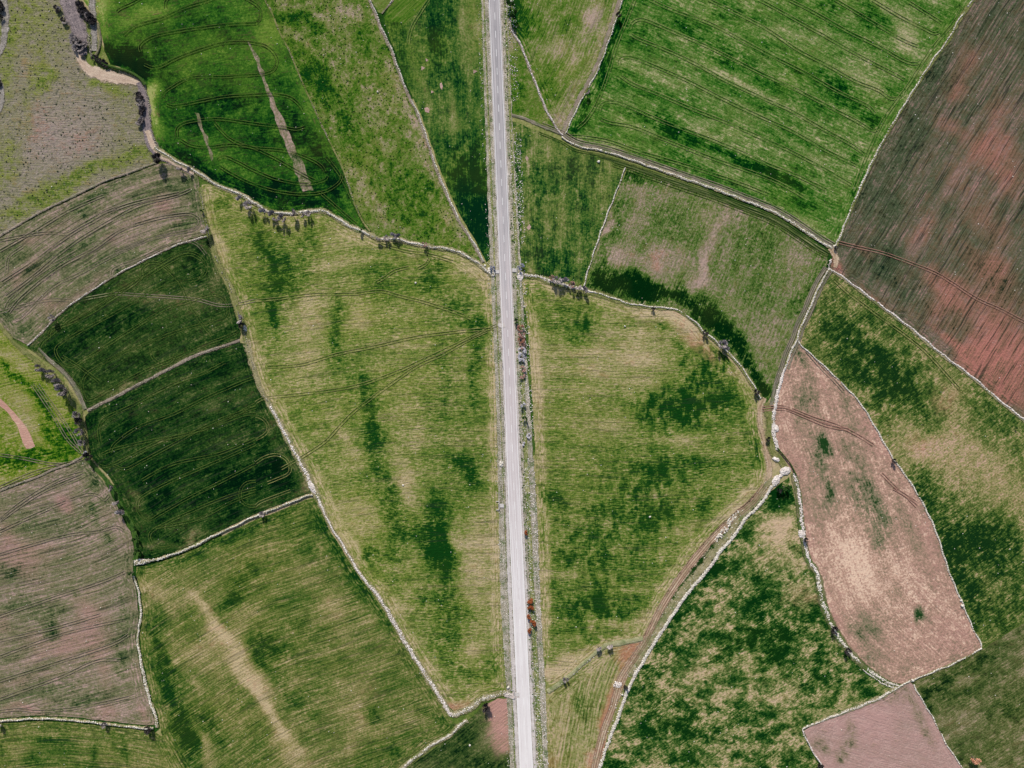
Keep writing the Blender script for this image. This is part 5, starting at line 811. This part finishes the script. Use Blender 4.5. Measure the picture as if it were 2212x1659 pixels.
wall('broad strip of white rubble beside the red farm track and the mottled green field', shift(T2, -2), [5, 6, 7, 6, 7, 6, 7, 6], 12, M_STONE, size=(.25, .58), zh=.35)
wall('curving white wall with a dark crop band behind it, right of the road', NT_[4:], [2.6, 2.6, 2.8, 2.6, 2.4, 2.2, 2, 2, 2], 9, M_STONE, gaps=.05, zh=.6)
wall('rubbly pinkish bank with bare shrubs, starting at the culvert right of the road', NT_[:6], [6, 8, 9, 8, 4], 11, M_STONEP, name='stone_bank', cat='stone bank')
wall('short straight wall between the patchy green field and the thin crop field', QW[:], [.8, 1.6, 2.2, 2.4, 2.2, 2], 8, M_STONE, gaps=.02)
wall('line of small stones on the weedy bank by the lowest corner of the drilled field', OB, [4, 5, 6, 7], 2.4, M_STONE, gaps=.2, name='stone_bank', cat='stone bank')
wall('broken rubble line along the upper left edge of the large yellow green field', VH[:12], [2, 2, 3, 4, 5], 2.0, M_STONEG, gaps=.35)
wall('pale heaped rubble wall between the dark tramlined field and the large yellow green field', VH[11:18], [5, 6, 5, 7, 9, 4], 8, M_STONEP, size=(.22, .55))
wall('pinkish rubble wall down the lower left edge of the large yellow green field', VH[17:], [2.5, 3, 5, 8, 8, 7, 7], 11, M_STONEP, gaps=.02, size=(.22, .52))
wall('pale rubble bank with scattered boulders running to the road at the bottom', XR, [8, 9, 8, 9], 7, M_STONE, M_BANK, [14, 18, 16, 16], name='stone_bank', cat='stone bank')
wall('straight rubble bank above the dark small corner field', XL, [4, 5, 5, 5], 7, M_STONE, M_BANK, [12, 13, 12, 12], name='stone_bank', cat='stone bank')
wall('white topped bank between the dark tramlined field and the olive green field', AA, [12, 5, 4, 4, 3, 2.5, 2, 2, 2, 3, 3], 7, M_STONE, M_BANK, [12, 8, 9, 10, 9, 7, 7, 8, 8, 8], name='stone_bank', cat='stone bank', bankh=.7)
wall('crooked white wall between the mauve soil field and the olive green field', BBW, [3, 3.5, 3.5, 4, 6, 6, 6], 9, M_STONE, M_BANK, [5, 6, 8, 7, 8, 10, 9])
wall('grassy stone bank with three small shrubs under the mauve soil field', CC, [3, 3, 3, 4], 5, M_STONE, M_BANK, 8, name='stone_bank', cat='stone bank', bankh=.7)
wall('thin row of stones between the mauve soil field and the weedy yellow green field', FF, 1.6, 2.5, M_STONEG, gaps=.4)
wall('low stone row between the rough pasture and the curved mauve stubble field', LL, [2, 2.2, 2.2, 2], 4, M_STONEG, gaps=.25)
wall('pale stone row above the upper dark green field, reaching the lone shrub', MM, 1.8, 4.5, M_STONE, gaps=.25)
wall('pale stone row between the two dark tramlined fields', NN, [2.2, 2.2, 2.6, 2], 4, M_STONEG, gaps=.2)
wall('tumbled stones along the steep dark edge of the stream gully', GUL[5:], [3, 4, 4, 3, 3, 3, 4], 5, M_STONEG, gaps=.2, zh=.3)
wall('grey rock line down the middle of the scrubby stream gully', [(196, 70), (193, 90), (196, 110), (200, 125)], [4, 6, 6, 4], 8, M_STONEG, gaps=.1)

def pile(label, u, v, ru, rv, ang, n, mat=None, size=(.3, .7), h=.9, name='stone_pile', cat='stone pile', group=None, lift=.3):
    r = np.sqrt(RNG.uniform(0, 1, n)); a = RNG.uniform(0, 6.283, n); th = math.radians(ang)
    X, Y = r * np.cos(a) * ru, r * np.sin(a) * rv
    q = P(np.column_stack([u + X * math.cos(th) - Y * math.sin(th), v + X * math.sin(th) + Y * math.cos(th)]))
    z = hgt(q[:, 0], q[:, 1]) + lift + h * (1 - r) * RNG.uniform(.4, 1, n)
    V, F = stones_geo(np.column_stack([q, z]), RNG.uniform(size[0], size[1], n))
    return tag(mesh_obj(name, V, F, mat or M_STONE), label, cat, group)
pile('largest white rubble heap beside the track junction at the tip of the pink field', 1696, 1017, 11, 8, -15, 520, M_STONEP)
pile('smaller white rubble heap just below the largest heap at the track junction', 1676, 1038, 7, 11, 25, 340, M_STONEP)
pile('narrow rubble spill linking the two white heaps at the track junction', 1687, 1027, 7, 2.5, -45, 90, M_STONEP, h=.4)
pile('white stones heaped against the wall above the track junction', 1675, 926, 6, 7, 0, 160, M_STONEP)
pile('pale stones strewn beside the shaded ditch above the track junction', 1676, 992, 7, 4, 20, 130, M_STONEP)
pile('pinkish heap of stones in the rocky gully left of the pink field', 1730, 1153, 5, 8, -10, 150, M_STONEP)
pile('white rubble fan below the culvert slab right of the road', 1124, 597, 6, 9, 10, 170, M_STONEP, h=.4)
pile('broken rock ring round the culvert mouth left of the road', 1062, 585, 9, 6, 25, 140, M_STONE, h=.5)
pile('pinkish rubble heap where the two tramlined fields meet the yellow green field', 674, 1052, 5, 14, -25, 240, M_STONEP)
pile('white rock spill at the left end of the white topped bank', 307, 1213, 16, 5, -4, 330, M_STONEP, h=.4)
pile('bluish white stones beside the shrub on the edge of the large yellow green field', 530, 709, 3, 7, -15, 60, M_STONE)
pile('pale stones on the verge left of the road, level with the dark crop clump', 1083, 1002, 4, 7, 0, 70, M_STONE)
pile('stones gathered on the red farm track edge below the weedy bank', 1334, 1478, 9, 7, 0, 70, M_STONEP, h=.3)
pile('boulders scattered along the red farm track where it bends down the drilled field', 1560, 1152, 6, 26, 40, 60, M_STONE, size=(.35, .8), h=.1)
pile('pale boulders lying between the two farm tracks halfway down the drilled field', 1583, 1118, 6, 20, 40, 45, M_STONE, size=(.35, .7), h=.1)
pile('small heap of stones on the corner where three farm tracks meet', 1803, 533, 4, 3, 0, 50, M_STONE)

# boulders standing on their own
def boulder(label, u, v, s):
    q = P([(u, v)])[0]; V, F = stones_geo(np.array([[q[0], q[1], hgt(q[0], q[1]) + .3 + s * .3]]), np.array([s]), .8)
    k = V[:, :].copy(); return tag(mesh_obj('boulder', V, F, M_STONE), label, 'boulder')
for l, u, v, s in [('white boulder beside the ruts of the curving farm track', 1293, 350, 1.1), ('pale boulder half way up the left wall of the roadside culvert bank', 1048, 574, .9),
                   ('round white boulder left of the road above the rubble bank', 1098, 1484, 1.0), ('white boulder on the wall at the right edge of the pink field', 2078, 1308, 1.2),
                   ('smaller boulder just above the white one on the right wall of the pink field', 2074, 1297, .9), ('white boulder at the wall corner under the pink field', 1970, 1469, 1.1),
                   ('lone white stone in the middle of the lower drilled field', 1404, 1116, .9), ('lone white stone in the upper drilled field below the curving wall', 1350, 705, .8),
                   ('lone white stone in the yellow green field near the road', 898, 611, .9), ('lone white stone near the centre of the yellow green field', 871, 1048, .8),
                   ('white stone lying in the lime green pasture', 816, 199, .8), ('white boulder at the lone shrub on the white topped bank', 1776 - 1200, 1107, .8),
                   ('white stone in the small corner field by the bottom edge', 1015, 1609, .9), ('boulder on the bare track near the ditch of the lower drilled field', 1344, 1500, .9)]:
    boulder(l, u, v, s)

# ---------------------------------------------------------------- culverts under the road
def box_bm(cx, cy, cz, sx, sy, sz, rot=0.0):
    v = []
    for x, y, z in [(-1, -1, -1), (1, -1, -1), (1, 1, -1), (-1, 1, -1), (-1, -1, 1), (1, -1, 1), (1, 1, 1), (-1, 1, 1)]:
        k = .94 if z > 0 else 1.0
        a, b = x * sx / 2 * k, y * sy / 2 * k
        v.append((cx + a * math.cos(rot) - b * math.sin(rot), cy + a * math.sin(rot) + b * math.cos(rot), cz + z * sz / 2))
    return v, [(0, 3, 2, 1), (4, 5, 6, 7), (0, 1, 5, 4), (1, 2, 6, 5), (2, 3, 7, 6), (3, 0, 4, 7)]
def conc():
    k = NT('weathered_concrete'); n = k.noise(k.pos(), 1.4, 4, .7); k.color(k.ramp(n, [(.2, (140, 138, 134)), (.5, (196, 190, 186)), (.8, (226, 220, 216))])); k.bump(n, .3, .1); return k.m
def pipe_shade():
    k = NT('painted_pipe_mouth_shade'); k.color((.01, .012, .02, 1)); return k.m  # near-black colour paints the shade inside the pipe
M_CONC, M_PIPE_SHADE = conc(), pipe_shade()
def culvert(label, u, v, side):
    q = P([(u, v)])[0]; z = hgt(q[0], q[1]) + .5
    e = bpy.data.objects.new('road_culvert', None); COL.objects.link(e); e.location = (q[0], q[1], z); tag(e, label, 'culvert')
    for nm, b, m in [('headwall', (side * .9, 0, .35, .45, 5.6, 1.1), M_CONC), ('deck_slab', (-side * .95, .0, .05, 3.0, 2.6, .5), M_CONC), ('pipe_mouth', (side * 1.25, .2, .0, .3, 1.6, .7), M_PIPE_SHADE), ('wing_wall', (side * 1.9, 2.9, .1, 2.2, .4, .8), M_CONC), ('wing_wall', (side * 1.9, -2.9, .1, 2.2, .4, .8), M_CONC)]:
        V, F = box_bm(*b); mesh_obj(nm, V, F, m, parent=e)
    return e
culvert('concrete culvert headwall and slab beside the road, on its right side by the bluish shrub', 1114, 584, 1)
culvert('concrete culvert headwall on the left side of the road, ringed by broken rock', 1071, 587, -1)
culvert('small concrete culvert under the field entrance at the lower left of the road', 1114, 1499, -1)
culvert('small culvert with dark mouth on the left verge, below the pale verge stones', 1081, 1092, -1)

# ---------------------------------------------------------------- shrubs and trees: trunk (with its limbs) and crown
def leaf_mat(name, lo, hi):
    k = NT(name); rnd = k.n('ShaderNodeNewGeometry').outputs['Random Per Island']
    k.color(k.ramp(rnd, [(.0, lo), (.6, tuple((a + b) / 2 for a, b in zip(lo, hi))), (1, hi)])); k.b.inputs['Roughness'].default_value = .8; return k.m
def bark():
    k = NT('grey_bark'); n = k.noise(k.pos(), 6, 3); k.color(k.ramp(n, [(.3, (74, 66, 60)), (.7, (140, 128, 118))])); return k.m
M_BARK = bark()
KIND = {'lilac': leaf_mat('lilac_grey_bare_twigs', (158, 144, 142), (252, 240, 236)), 'grey': leaf_mat('grey_bare_twigs', (112, 104, 102), (214, 202, 200)),
        'dark': leaf_mat('dark_purplish_twigs', (34, 32, 34), (98, 92, 92)), 'rust': leaf_mat('rust_brown_dry_leaves', (110, 56, 32), (216, 130, 84)),
        'brown': leaf_mat('reddish_brown_brush', (136, 88, 70), (206, 160, 138)), 'white': leaf_mat('white_blossom', (190, 184, 196), (250, 246, 248)), 'pink': leaf_mat('pinkish_dry_brush', (150, 104, 92), (236, 200, 188)),
        'green': leaf_mat('dark_green_leaves', (20, 48, 24), (92, 128, 60)), 'peach': leaf_mat('pale_orange_dry_leaves', (190, 120, 90), (250, 204, 172)), 'blue': leaf_mat('bluish_white_twigs', (90, 96, 130), (226, 226, 236))}
def tube(a, b, ra, rb, V, F, n=5):
    a, b = Vector(a), Vector(b); d = (b - a).normalized(); s = d.orthogonal().normalized(); t = d.cross(s); k = len(V)
    for c, r in ((a, ra), (b, rb)):
        for i in range(n):
            an = 6.283 * i / n; V.append(tuple(c + s * r * math.cos(an) + t * r * math.sin(an)))
    for i in range(n): F.append((k + i, k + (i + 1) % n, k + n + (i + 1) % n, k + n + i))
def make_tree(kind, style, seed):
    """a unit shrub about 2 m across (radius 1) and 1.9 m high; scaled when placed"""
    rd = random.Random(seed); V, F = [], []; cV, cF = [], []
    tips = []
    for i in range(rd.randint(2, 3)):
        b = (rd.uniform(-.12, .12), rd.uniform(-.12, .12), 0)
        ang0 = rd.uniform(0, 6.28); m = (b[0] + .22 * math.cos(ang0), b[1] + .22 * math.sin(ang0), .55); tube(b, m, .075, .05, V, F)
        for j in range(4):
            an = ang0 + rd.uniform(-1.9, 1.9); r = rd.uniform(.35, .7); h = rd.uniform(.85, 1.4)
            e = (m[0] + r * math.cos(an), m[1] + r * math.sin(an), h); tube(m, e, .045, .02, V, F, 4); tips.append(e)
            for q in range(3):
                a2 = an + rd.uniform(-1, 1); e2 = (e[0] + .3 * math.cos(a2), e[1] + .3 * math.sin(a2), e[2] + rd.uniform(.1, .4)); tube(e, e2, .02, .008, V, F, 3); tips.append(e2)
    lobes = [(t, rd.uniform(.25, .42)) for t in tips]
    nq = 1700 if style == 'leafy' else 1700
    for i in range(nq):
        (tx, ty, tz), lr = rd.choice(lobes)
        d = Vector((rd.gauss(0, 1), rd.gauss(0, 1), rd.gauss(0, 1))).normalized() * lr * rd.random() ** .4
        c = Vector((tx, ty, tz * .92)) + d
        rad = math.hypot(c.x, c.y)
        if rad > 1.12 or c.z < .12: continue
        if style == 'leafy':
            s = rd.uniform(.035, .075); n = Vector((rd.gauss(0, .8), rd.gauss(0, .8), 1)).normalized(); a = n.orthogonal().normalized() * s; b = n.cross(a).normalized() * s * rd.uniform(.6, 1)
        else:
            out = Vector((c.x + rd.gauss(0, .35), c.y + rd.gauss(0, .35), .35 + rd.random() * .8)).normalized(); a = out * rd.uniform(.08, .2); b = out.cross(Vector((rd.gauss(0, .4), rd.gauss(0, .4), 1))).normalized() * rd.uniform(.014, .032)
        k = len(cV); cV += [tuple(c - a - b), tuple(c + a - b), tuple(c + a + b), tuple(c - a + b)]; cF.append((k, k + 1, k + 2, k + 3))
    e = bpy.data.objects.new('shrub', None)
    COL.objects.link(e)
    mesh_obj('trunk', V, F, M_BARK, parent=e); mesh_obj('crown', cV, np.array(cF), KIND[kind], parent=e)
    return e
PROTO = {}
def shrub(kind, u, v, r, label, name='bare_shrub', cat='shrub', group=None, hh=1.0):
    """r: crown radius in plan units"""
    style = 'leafy' if kind in ('rust', 'green', 'white', 'pink', 'peach', 'blue', 'brown') else 'bare'
    var = (int(u) + int(v)) % 2
    key = (kind, var); first = key not in PROTO
    if first: PROTO[key] = make_tree(kind, style, 17 * len(PROTO) + 5)
    src = PROTO[key]
    if first: o = src; o.name = name
    else:
        o = bpy.data.objects.new(name, None); COL.objects.link(o)
        for ch in src.children:
            c = ch.copy(); c.name = ch.name.split('.')[0]; COL.objects.link(c); c.parent = o
    q = P([(u, v)])[0]; s = r * S * .92
    o.location = (q[0], q[1], hgt(q[0], q[1]) + .3); o.scale = (s * random.uniform(.92, 1.08), s * random.uniform(.92, 1.08), s * 1.05 * hh); o.rotation_euler = (0, 0, random.uniform(0, 6.28))
    for k in ('label', 'category', 'group'):
        if k in o: del o[k]
    return tag(o, label, cat, group)

T = [
 ('dark', 349, 347, 11, 'round dark purplish shrub standing alone where the gully meets the stubble field'),
 ('grey', 394, 365, 7, 'grey shrub on the bare bank, first right of the round dark shrub'),
 ('grey', 416, 371, 6, 'small grey shrub on the bare bank, second right of the round dark shrub'),
 ('lilac', 522, 432, 6.5, 'small lilac grey shrub beneath the winding bank, upper of two by the whorled crop'),
 ('lilac', 542, 447, 9, 'lilac grey shrub beneath the winding bank, lower of two by the whorled crop'),
 ('lilac', 572, 462, 8, 'lilac shrub first from the left in the row under the winding bank'),
 ('grey', 594, 467, 8, 'grey shrub second from the left in the row under the winding bank'),
 ('grey', 601, 474, 7, 'lower grey shrub overlapping its left neighbour in the row under the winding bank'),
 ('grey', 615, 475, 9, 'tallest grey shrub in the row under the winding bank, with the longest shadow'),
 ('grey', 633, 464, 9, 'grey shrub right of the tallest one in the row under the winding bank'),
 ('grey', 654, 467, 6, 'small grey shrub, second from the right in the row under the winding bank'),
 ('lilac', 669, 464, 7, 'lilac shrub last on the right in the row under the winding bank'),
 ('green', 780, 499, 5, 'small dark green bush below the winding bank where it straightens'),
 ('grey', 820, 515, 6, 'grey scrub bush at the left end of the scrubby stretch of the winding bank'),
 ('lilac', 837, 516, 6, 'low lilac scrub bush on the scrubby stretch of the winding bank, second from left'),
 ('lilac', 851, 513, 7, 'middle lilac scrub bush on the scrubby stretch of the winding bank'),
 ('grey', 864, 515, 7, 'grey scrub bush at the right end of the scrubby stretch of the winding bank'),
 ('pink', 919, 530, 6, 'pinkish bush alone on the winding bank, half way between scrub and road'),
 ('green', 440, 457, 4, 'small dark green bush on the balk left of the whorled crop'),
 ('lilac', 448, 498, 9, 'tall pale lilac shrub on the balk at the tip of the upper dark field'),
 ('lilac', 521, 691, 9, 'tall lilac shrub on the balk at the right edge of the upper dark field'),
 ('dark', 525, 704, 6, 'dark shrub just under the tall lilac one at the edge of the upper dark field'),
 ('lilac', 121, 688, 6, 'lone lilac shrub with a long shadow on the stone row above the upper dark field', 2.2),
 ('grey', 91, 795, 7, 'small grey shrub, uppermost of the hedge row left of the upper dark field'),
 ('grey', 103, 806, 9, 'grey shrub second from the top of the hedge row left of the upper dark field'),
 ('grey', 120, 808, 9, 'grey shrub third from the top of the hedge row left of the upper dark field'),
 ('grey', 134, 826, 9, 'grey shrub touching the widest one in the hedge row left of the upper dark field'),
 ('grey', 147, 843, 12, 'widest grey shrub at the bottom of the hedge row left of the upper dark field'),
 ('grey', 175, 895, 8, 'grey shrub at the top of the hedge column left of the lower dark field'),
 ('dark', 178, 909, 8, 'dark shrub second in the hedge column left of the lower dark field'),
 ('grey', 180, 932, 8, 'grey shrub third in the hedge column left of the lower dark field'),
 ('grey', 185, 955, 7, 'grey shrub fourth in the hedge column left of the lower dark field'),
 ('white', 189, 979, 5, 'white flowering shrub at the foot of the hedge column left of the lower dark field', 1.0, 'blossoming_shrub'),
 ('dark', 199, 985, 9, 'dark shrub right beside the white flowering shrub at the crossing of tracks'),
 ('grey', 243, 1052, 8, 'grey shrub highest on the green ditch beside the lower dark field'),
 ('grey', 257, 1080, 8, 'grey shrub in the middle of the green ditch beside the lower dark field'),
 ('lilac', 269, 1107, 9, 'lilac shrub lowest of the three on the green ditch beside the lower dark field'),
 ('green', 294, 1140, 6, 'green bush in the ditch below the three bare shrubs'),
 ('green', 299, 1165, 7, 'green bush in the ditch, half way to the white rock spill'),
 ('green', 303, 1190, 8, 'large green bush in the ditch just above the white rock spill'),
 ('green', 290, 1235, 6, 'green bush under the white rock spill beside the crooked wall'),
 ('lilac', 570, 1109, 6, 'pale shrub alone on the white topped bank above the olive field'),
 ('lilac', 6, 1558, 7, 'lilac shrub at the left end of the grassy stone bank'),
 ('grey', 231, 1561, 6, 'small grey shrub in the middle of the grassy stone bank'),
 ('dark', 325, 1570, 8, 'dark purple shrub at the corner where the crooked wall meets the grassy bank'),
 ('dark', 1050, 1522, 9, 'dark blue shrub beside the rubble bank at the small corner field'),
 ('blue', 1064, 581, 6, 'bluish white bush at the culvert left of the road', 1.0, 'blossoming_shrub'),
 ('blue', 1126, 578, 7, 'bluish white bush at the culvert right of the road', 1.0, 'blossoming_shrub'),
 ('pink', 1191, 602, 6, 'pinkish white bush first in the row on the rubbly bank right of the road'),
 ('lilac', 1202, 607, 9, 'lilac shrub second in the row on the rubbly bank right of the road'),
 ('lilac', 1219, 611, 9, 'lilac shrub third in the row on the rubbly bank right of the road'),
 ('pink', 1234, 617, 7, 'pinkish bush fourth in the row on the rubbly bank right of the road'),
 ('lilac', 1247, 621, 7, 'lilac bush fifth in the row on the rubbly bank right of the road'),
 ('grey', 1259, 630, 8, 'grey shrub last in the row, where the short straight wall joins'),
 ('dark', 1409, 668, 4, 'tiny dark bush under the curving white wall'),
 ('dark', 1521, 719, 6, 'dark bush in the gap of the curving white wall'),
 ('lilac', 1556, 745, 10, 'large lilac shrub on the curving white wall beside the dark crop band'),
 ('grey', 1562, 757, 8, 'grey shrub just below the large lilac shrub on the curving wall'),
 ('dark', 1631, 847, 6, 'dark bush where the curving wall ends near the track'),
 ('dark', 1656, 948, 5, 'dark bush between the red track and the broad heaped wall'),
 ('dark', 1680, 1058, 6, 'dark bush right under the smaller white rubble heap'),
 ('green', 1692, 1050, 8, 'dark green bush at the shaded corner below the rubble heaps'),
 ('green', 1117, 694, 6, 'green bush at the upper end of the roadside row, right of the road'),
 ('brown', 1125, 709, 8, 'reddish brown bush, topmost of the roadside row right of the road', 1.0, 'dry_leaf_bush'),
 ('pink', 1127, 722, 8, 'pinkish brown bush, second of the roadside row', 1.0, 'dry_leaf_bush'),
 ('brown', 1126, 735, 7, 'reddish brown bush, third of the roadside row', 1.0, 'dry_leaf_bush'),
 ('pink', 1128, 747, 7, 'pink tinged bush just above the round white ones in the roadside row', 1.0, 'dry_leaf_bush'),
 ('white', 1127, 758, 8, 'round white flowering bush, upper of three in the roadside row', .8, 'blossoming_shrub'),
 ('white', 1126, 771, 7, 'round white flowering bush, middle of three in the roadside row', .8, 'blossoming_shrub'),
 ('white', 1127, 781, 7, 'round white flowering bush, lower of three in the roadside row', .8, 'blossoming_shrub'),
 ('pink', 1128, 798, 7, 'pale pink bush below the three white ones in the roadside row', .8, 'blossoming_shrub'),
 ('pink', 1128, 812, 6, 'pale pink bush at the lower end of the roadside row', .8, 'blossoming_shrub'),
 ('white', 1131, 877, 7, 'lone white flowering bush with a black shadow, right of the road', 1.2, 'blossoming_shrub'),
 ('green', 1133, 905, 6, 'green bush in the roadside ditch under the lone white one'),
 ('white', 1142, 941, 5, 'small white bush beside the roadside ditch, upper of two', .6, 'blossoming_shrub'),
 ('white', 1133, 959, 5, 'small white bush beside the roadside ditch, lower of two', .6, 'blossoming_shrub'),
 ('rust', 1139, 1149, 6, 'lone orange brown bush with a dark shadow, right of the road', 1.2, 'dry_leaf_bush'),
 ('rust', 1143, 1293, 8, 'rust coloured bush, topmost of the tight roadside clump', 1.0, 'dry_leaf_bush'),
 ('rust', 1146, 1314, 8, 'rust coloured bush, second of the tight roadside clump', 1.0, 'dry_leaf_bush'),
 ('rust', 1145, 1329, 7, 'rust coloured bush, third of the tight roadside clump', 1.0, 'dry_leaf_bush'),
 ('rust', 1149, 1345, 9, 'widest rust coloured bush, fourth of the tight roadside clump', 1.0, 'dry_leaf_bush'),
 ('rust', 1147, 1361, 7, 'rust coloured bush, lowest of the tight roadside clump', 1.0, 'dry_leaf_bush'),
 ('grey', 1291, 1394, 6, 'grey shrub on the weedy bank, left of the lilac one'),
 ('lilac', 1315, 1391, 6, 'lilac shrub on the weedy bank under the drilled field'),
 ('grey', 1221, 1463, 6, 'bluish grey shrub low on the weedy bank near the road'),
 ('dark', 1350, 1480, 5, 'small dark bush beside the red track and the white rubble strip'),
 ('dark', 1335, 37, 6, 'dark bush on the right wall of the wedge shaped field, near its top'),
 ('grey', 1266, 203, 6, 'pale grey bush on the right wall of the wedge shaped field, lower down'),
 ('green', 1103, 12, 9, 'dark green bush beside the road at the very top, upper of two'),
 ('green', 1108, 35, 10, 'dark green bush beside the road at the very top, lower of two'),
 ('dark', 1803, 536, 3.5, 'tiny dark bush at the junction of three farm tracks'),
 ('dark', 1798, 1357, 7, 'purple dark bush in the rocky gully under the pink field, upper one'),
 ('dark', 1826, 1402, 7, 'purple dark bush in the rocky gully under the pink field, lower one'),
 ('dark', 1738, 1165, 5, 'dark bush beside the pinkish heap in the rocky gully'),
 ('dark', 1927, 995, 5, 'small dark bush leaning on the long wall of the pink field'),
 ('dark', 1768, 1650, 6, 'purple bush on the left wall of the small dusty pink field'),
 ('peach', 2098, 1633, 9, 'pale orange tree casting a dark shadow in the bottom corner grassland', 1.3, 'dry_leaf_tree'),
 ('green', 2191, 924, 3, 'tiny dark green bush below the long white wall near the edge'),
]
for row in T:
    kind, u, v, r, lab = row[:5]; hh = row[5] if len(row) > 5 else 1.55; nm = row[6] if len(row) > 6 else ('leafy_bush' if kind == 'green' else 'bare_shrub')
    shrub(kind, u, v, r, lab, name=nm, cat='tree' if 'tree' in nm else 'bush' if 'bush' in nm else 'shrub', hh=hh, group='shrubs and bushes along the field edges')
# low scrub crowding the stream gully
rs = random.Random(5)
def scrub(pts, spread, n, label, group, kinds=('dark', 'grey'), r=(5, 9)):
    for i in range(n):
        t = rs.random() * (len(pts) - 1); a = int(t); f = t - a
        u = pts[a][0] + (pts[a + 1][0] - pts[a][0]) * f + rs.uniform(-spread, spread); v = pts[a][1] + (pts[a + 1][1] - pts[a][1]) * f + rs.uniform(-spread, spread)
        shrub(rs.choice(kinds), u, v, rs.uniform(*r), label, name='scrub_bush', cat='bush', group=group, hh=.8)
scrub([(172, 2), (178, 22), (196, 38), (208, 55)], 4, 18, 'dark bluish scrub bush crowding the upper bend of the stream gully', 'scrub in the upper gully bend', ('dark', 'dark', 'grey'))
scrub([(160, 88), (180, 90), (184, 106), (164, 106)], 6, 14, 'dark grey scrub bush in the thicket above the sand bar', 'thicket above the sand bar', ('dark', 'grey', 'grey'), (5, 8))
scrub([(206, 126), (225, 138), (245, 148)], 3, 8, 'dark scrub bush at the foot of the steep gully bank', 'scrub under the steep bank', ('dark',), (4, 6))
scrub([(303, 208), (308, 235), (307, 275)], 4, 14, 'dark scrub bush in the narrow gully stretch beside the bright crop edge', 'scrub in the narrow gully stretch', ('dark', 'grey'), (4, 7))
scrub([(2, 5), (6, 40)], 3, 6, 'dark bluish scrub bush in the stream loop by the top corner', 'scrub in the top corner loop', ('dark',), (5, 8))
scrub([(2, 175), (4, 200)], 3, 4, 'dark scrub bush in the lower stream loop by the side edge', 'scrub in the lower loop', ('dark',), (4, 6))
scrub([(128, 12), (128, 26), (150, 58)], 4, 7, 'grey scrub bush on the lilac slope left of the gully', 'scrub on the lilac slope', ('grey', 'dark'), (3.5, 6))

# ---------------------------------------------------------------- uncountable small things
def specks(name, n, zone, size, mat, label, cat, lift=.36, flat=.6, keep=None):
    u = RNG.uniform(zone[0], zone[2], n * 3); v = RNG.uniform(zone[1], zone[3], n * 3)
    if keep is not None:
        k = keep(u, v); u, v = u[k][:n], v[k][:n]
    else: u, v = u[:n], v[:n]
    q = P(np.column_stack([u, v])); pos = np.column_stack([q, hgt(q[:, 0], q[:, 1]) + lift])
    V, F = stones_geo(pos, RNG.uniform(size[0], size[1], len(u)) , flat)
    return tag(mesh_obj(name, V, F, mat), label, cat, kind='stuff')
specks('field_stones', 1500, (-40, -40, 2250, 1700), (.14, .38), M_STONE, 'small white stones strewn thinly over all the fields', 'stones', lift=.28)
rc = np.array(ROADC)
def verge_keep(lo, hi, side):
    def f(u, v):
        c = np.interp(v, rc[:, 1], rc[:, 0]); d = (u - c) * side; w = road_w(v) / 2
        return (d > w + lo) & (d < w + hi) & (np.sin(v / 23) + np.sin(v / 61 + side) + RNG.uniform(-1, 1, len(v)) > -.2 - v / 1400)
    return f
specks('verge_rubble', 5200, (1090, -60, 1200, 1700), (.14, .42), M_STONEP, 'pinkish rubble strewn over the verge right of the road', 'rubble', keep=verge_keep(9, 34, 1))
specks('verge_rubble', 2600, (1020, -60, 1130, 1700), (.12, .36), M_STONE, 'pale rubble strewn over the verge left of the road', 'rubble', keep=verge_keep(4, 26, -1))
specks('wash_rubble', 900, (1280, 1040, 1680, 1659), (.15, .45), M_STONE, 'loose pale rubble between the farm track and the rubble strip', 'rubble',
       keep=lambda u, v: np.abs(u - np.interp(v, [p[1] for p in T2], [p[0] for p in T2]) + 14) < 9)
M_TUS = leaf_mat('dark_grass_tuft', (62, 68, 52), (130, 132, 98)); M_TUSG = leaf_mat('green_grass_tuft', (34, 66, 26), (110, 136, 56))
PASTP = [(-110, -100), (170, -100), (150, 60), (160, 120), (200, 178), (296, 190), (295, 290), (325, 345), (225, 385), (100, 445), (-110, 560)]
specks('pasture_tufts', 700, (-40, -40, 335, 540), (.2, .6), M_TUS, 'dark tussocks dotted over the rough pasture', 'grass tufts', flat=.9, lift=.15, keep=lambda u, v: in_poly(np.column_stack([u, v]), PASTP))
LB = AB[:-1] + [(853, 511), (930, 529), (1043, 570)] + rev(BC)[1:-1] + [(785, -100)]
specks('meadow_tufts', 1500, (560, -40, 1045, 565), (.25, .6), M_TUSG, 'green tufts dotted over the lime green pasture', 'grass tufts', flat=.8, lift=.12, keep=lambda u, v: in_poly(np.column_stack([u, v]), LB))
specks('verge_tufts', 1700, (1090, -60, 1200, 1700), (.2, .55), M_TUSG, 'green and brown tufts in the roadside ditch right of the road', 'grass tufts', flat=.9, lift=.4, keep=lambda u, v: np.abs(u - np.interp(v, rc[:, 1], rc[:, 0]) - road_w(v) / 2 - 8) < 5)
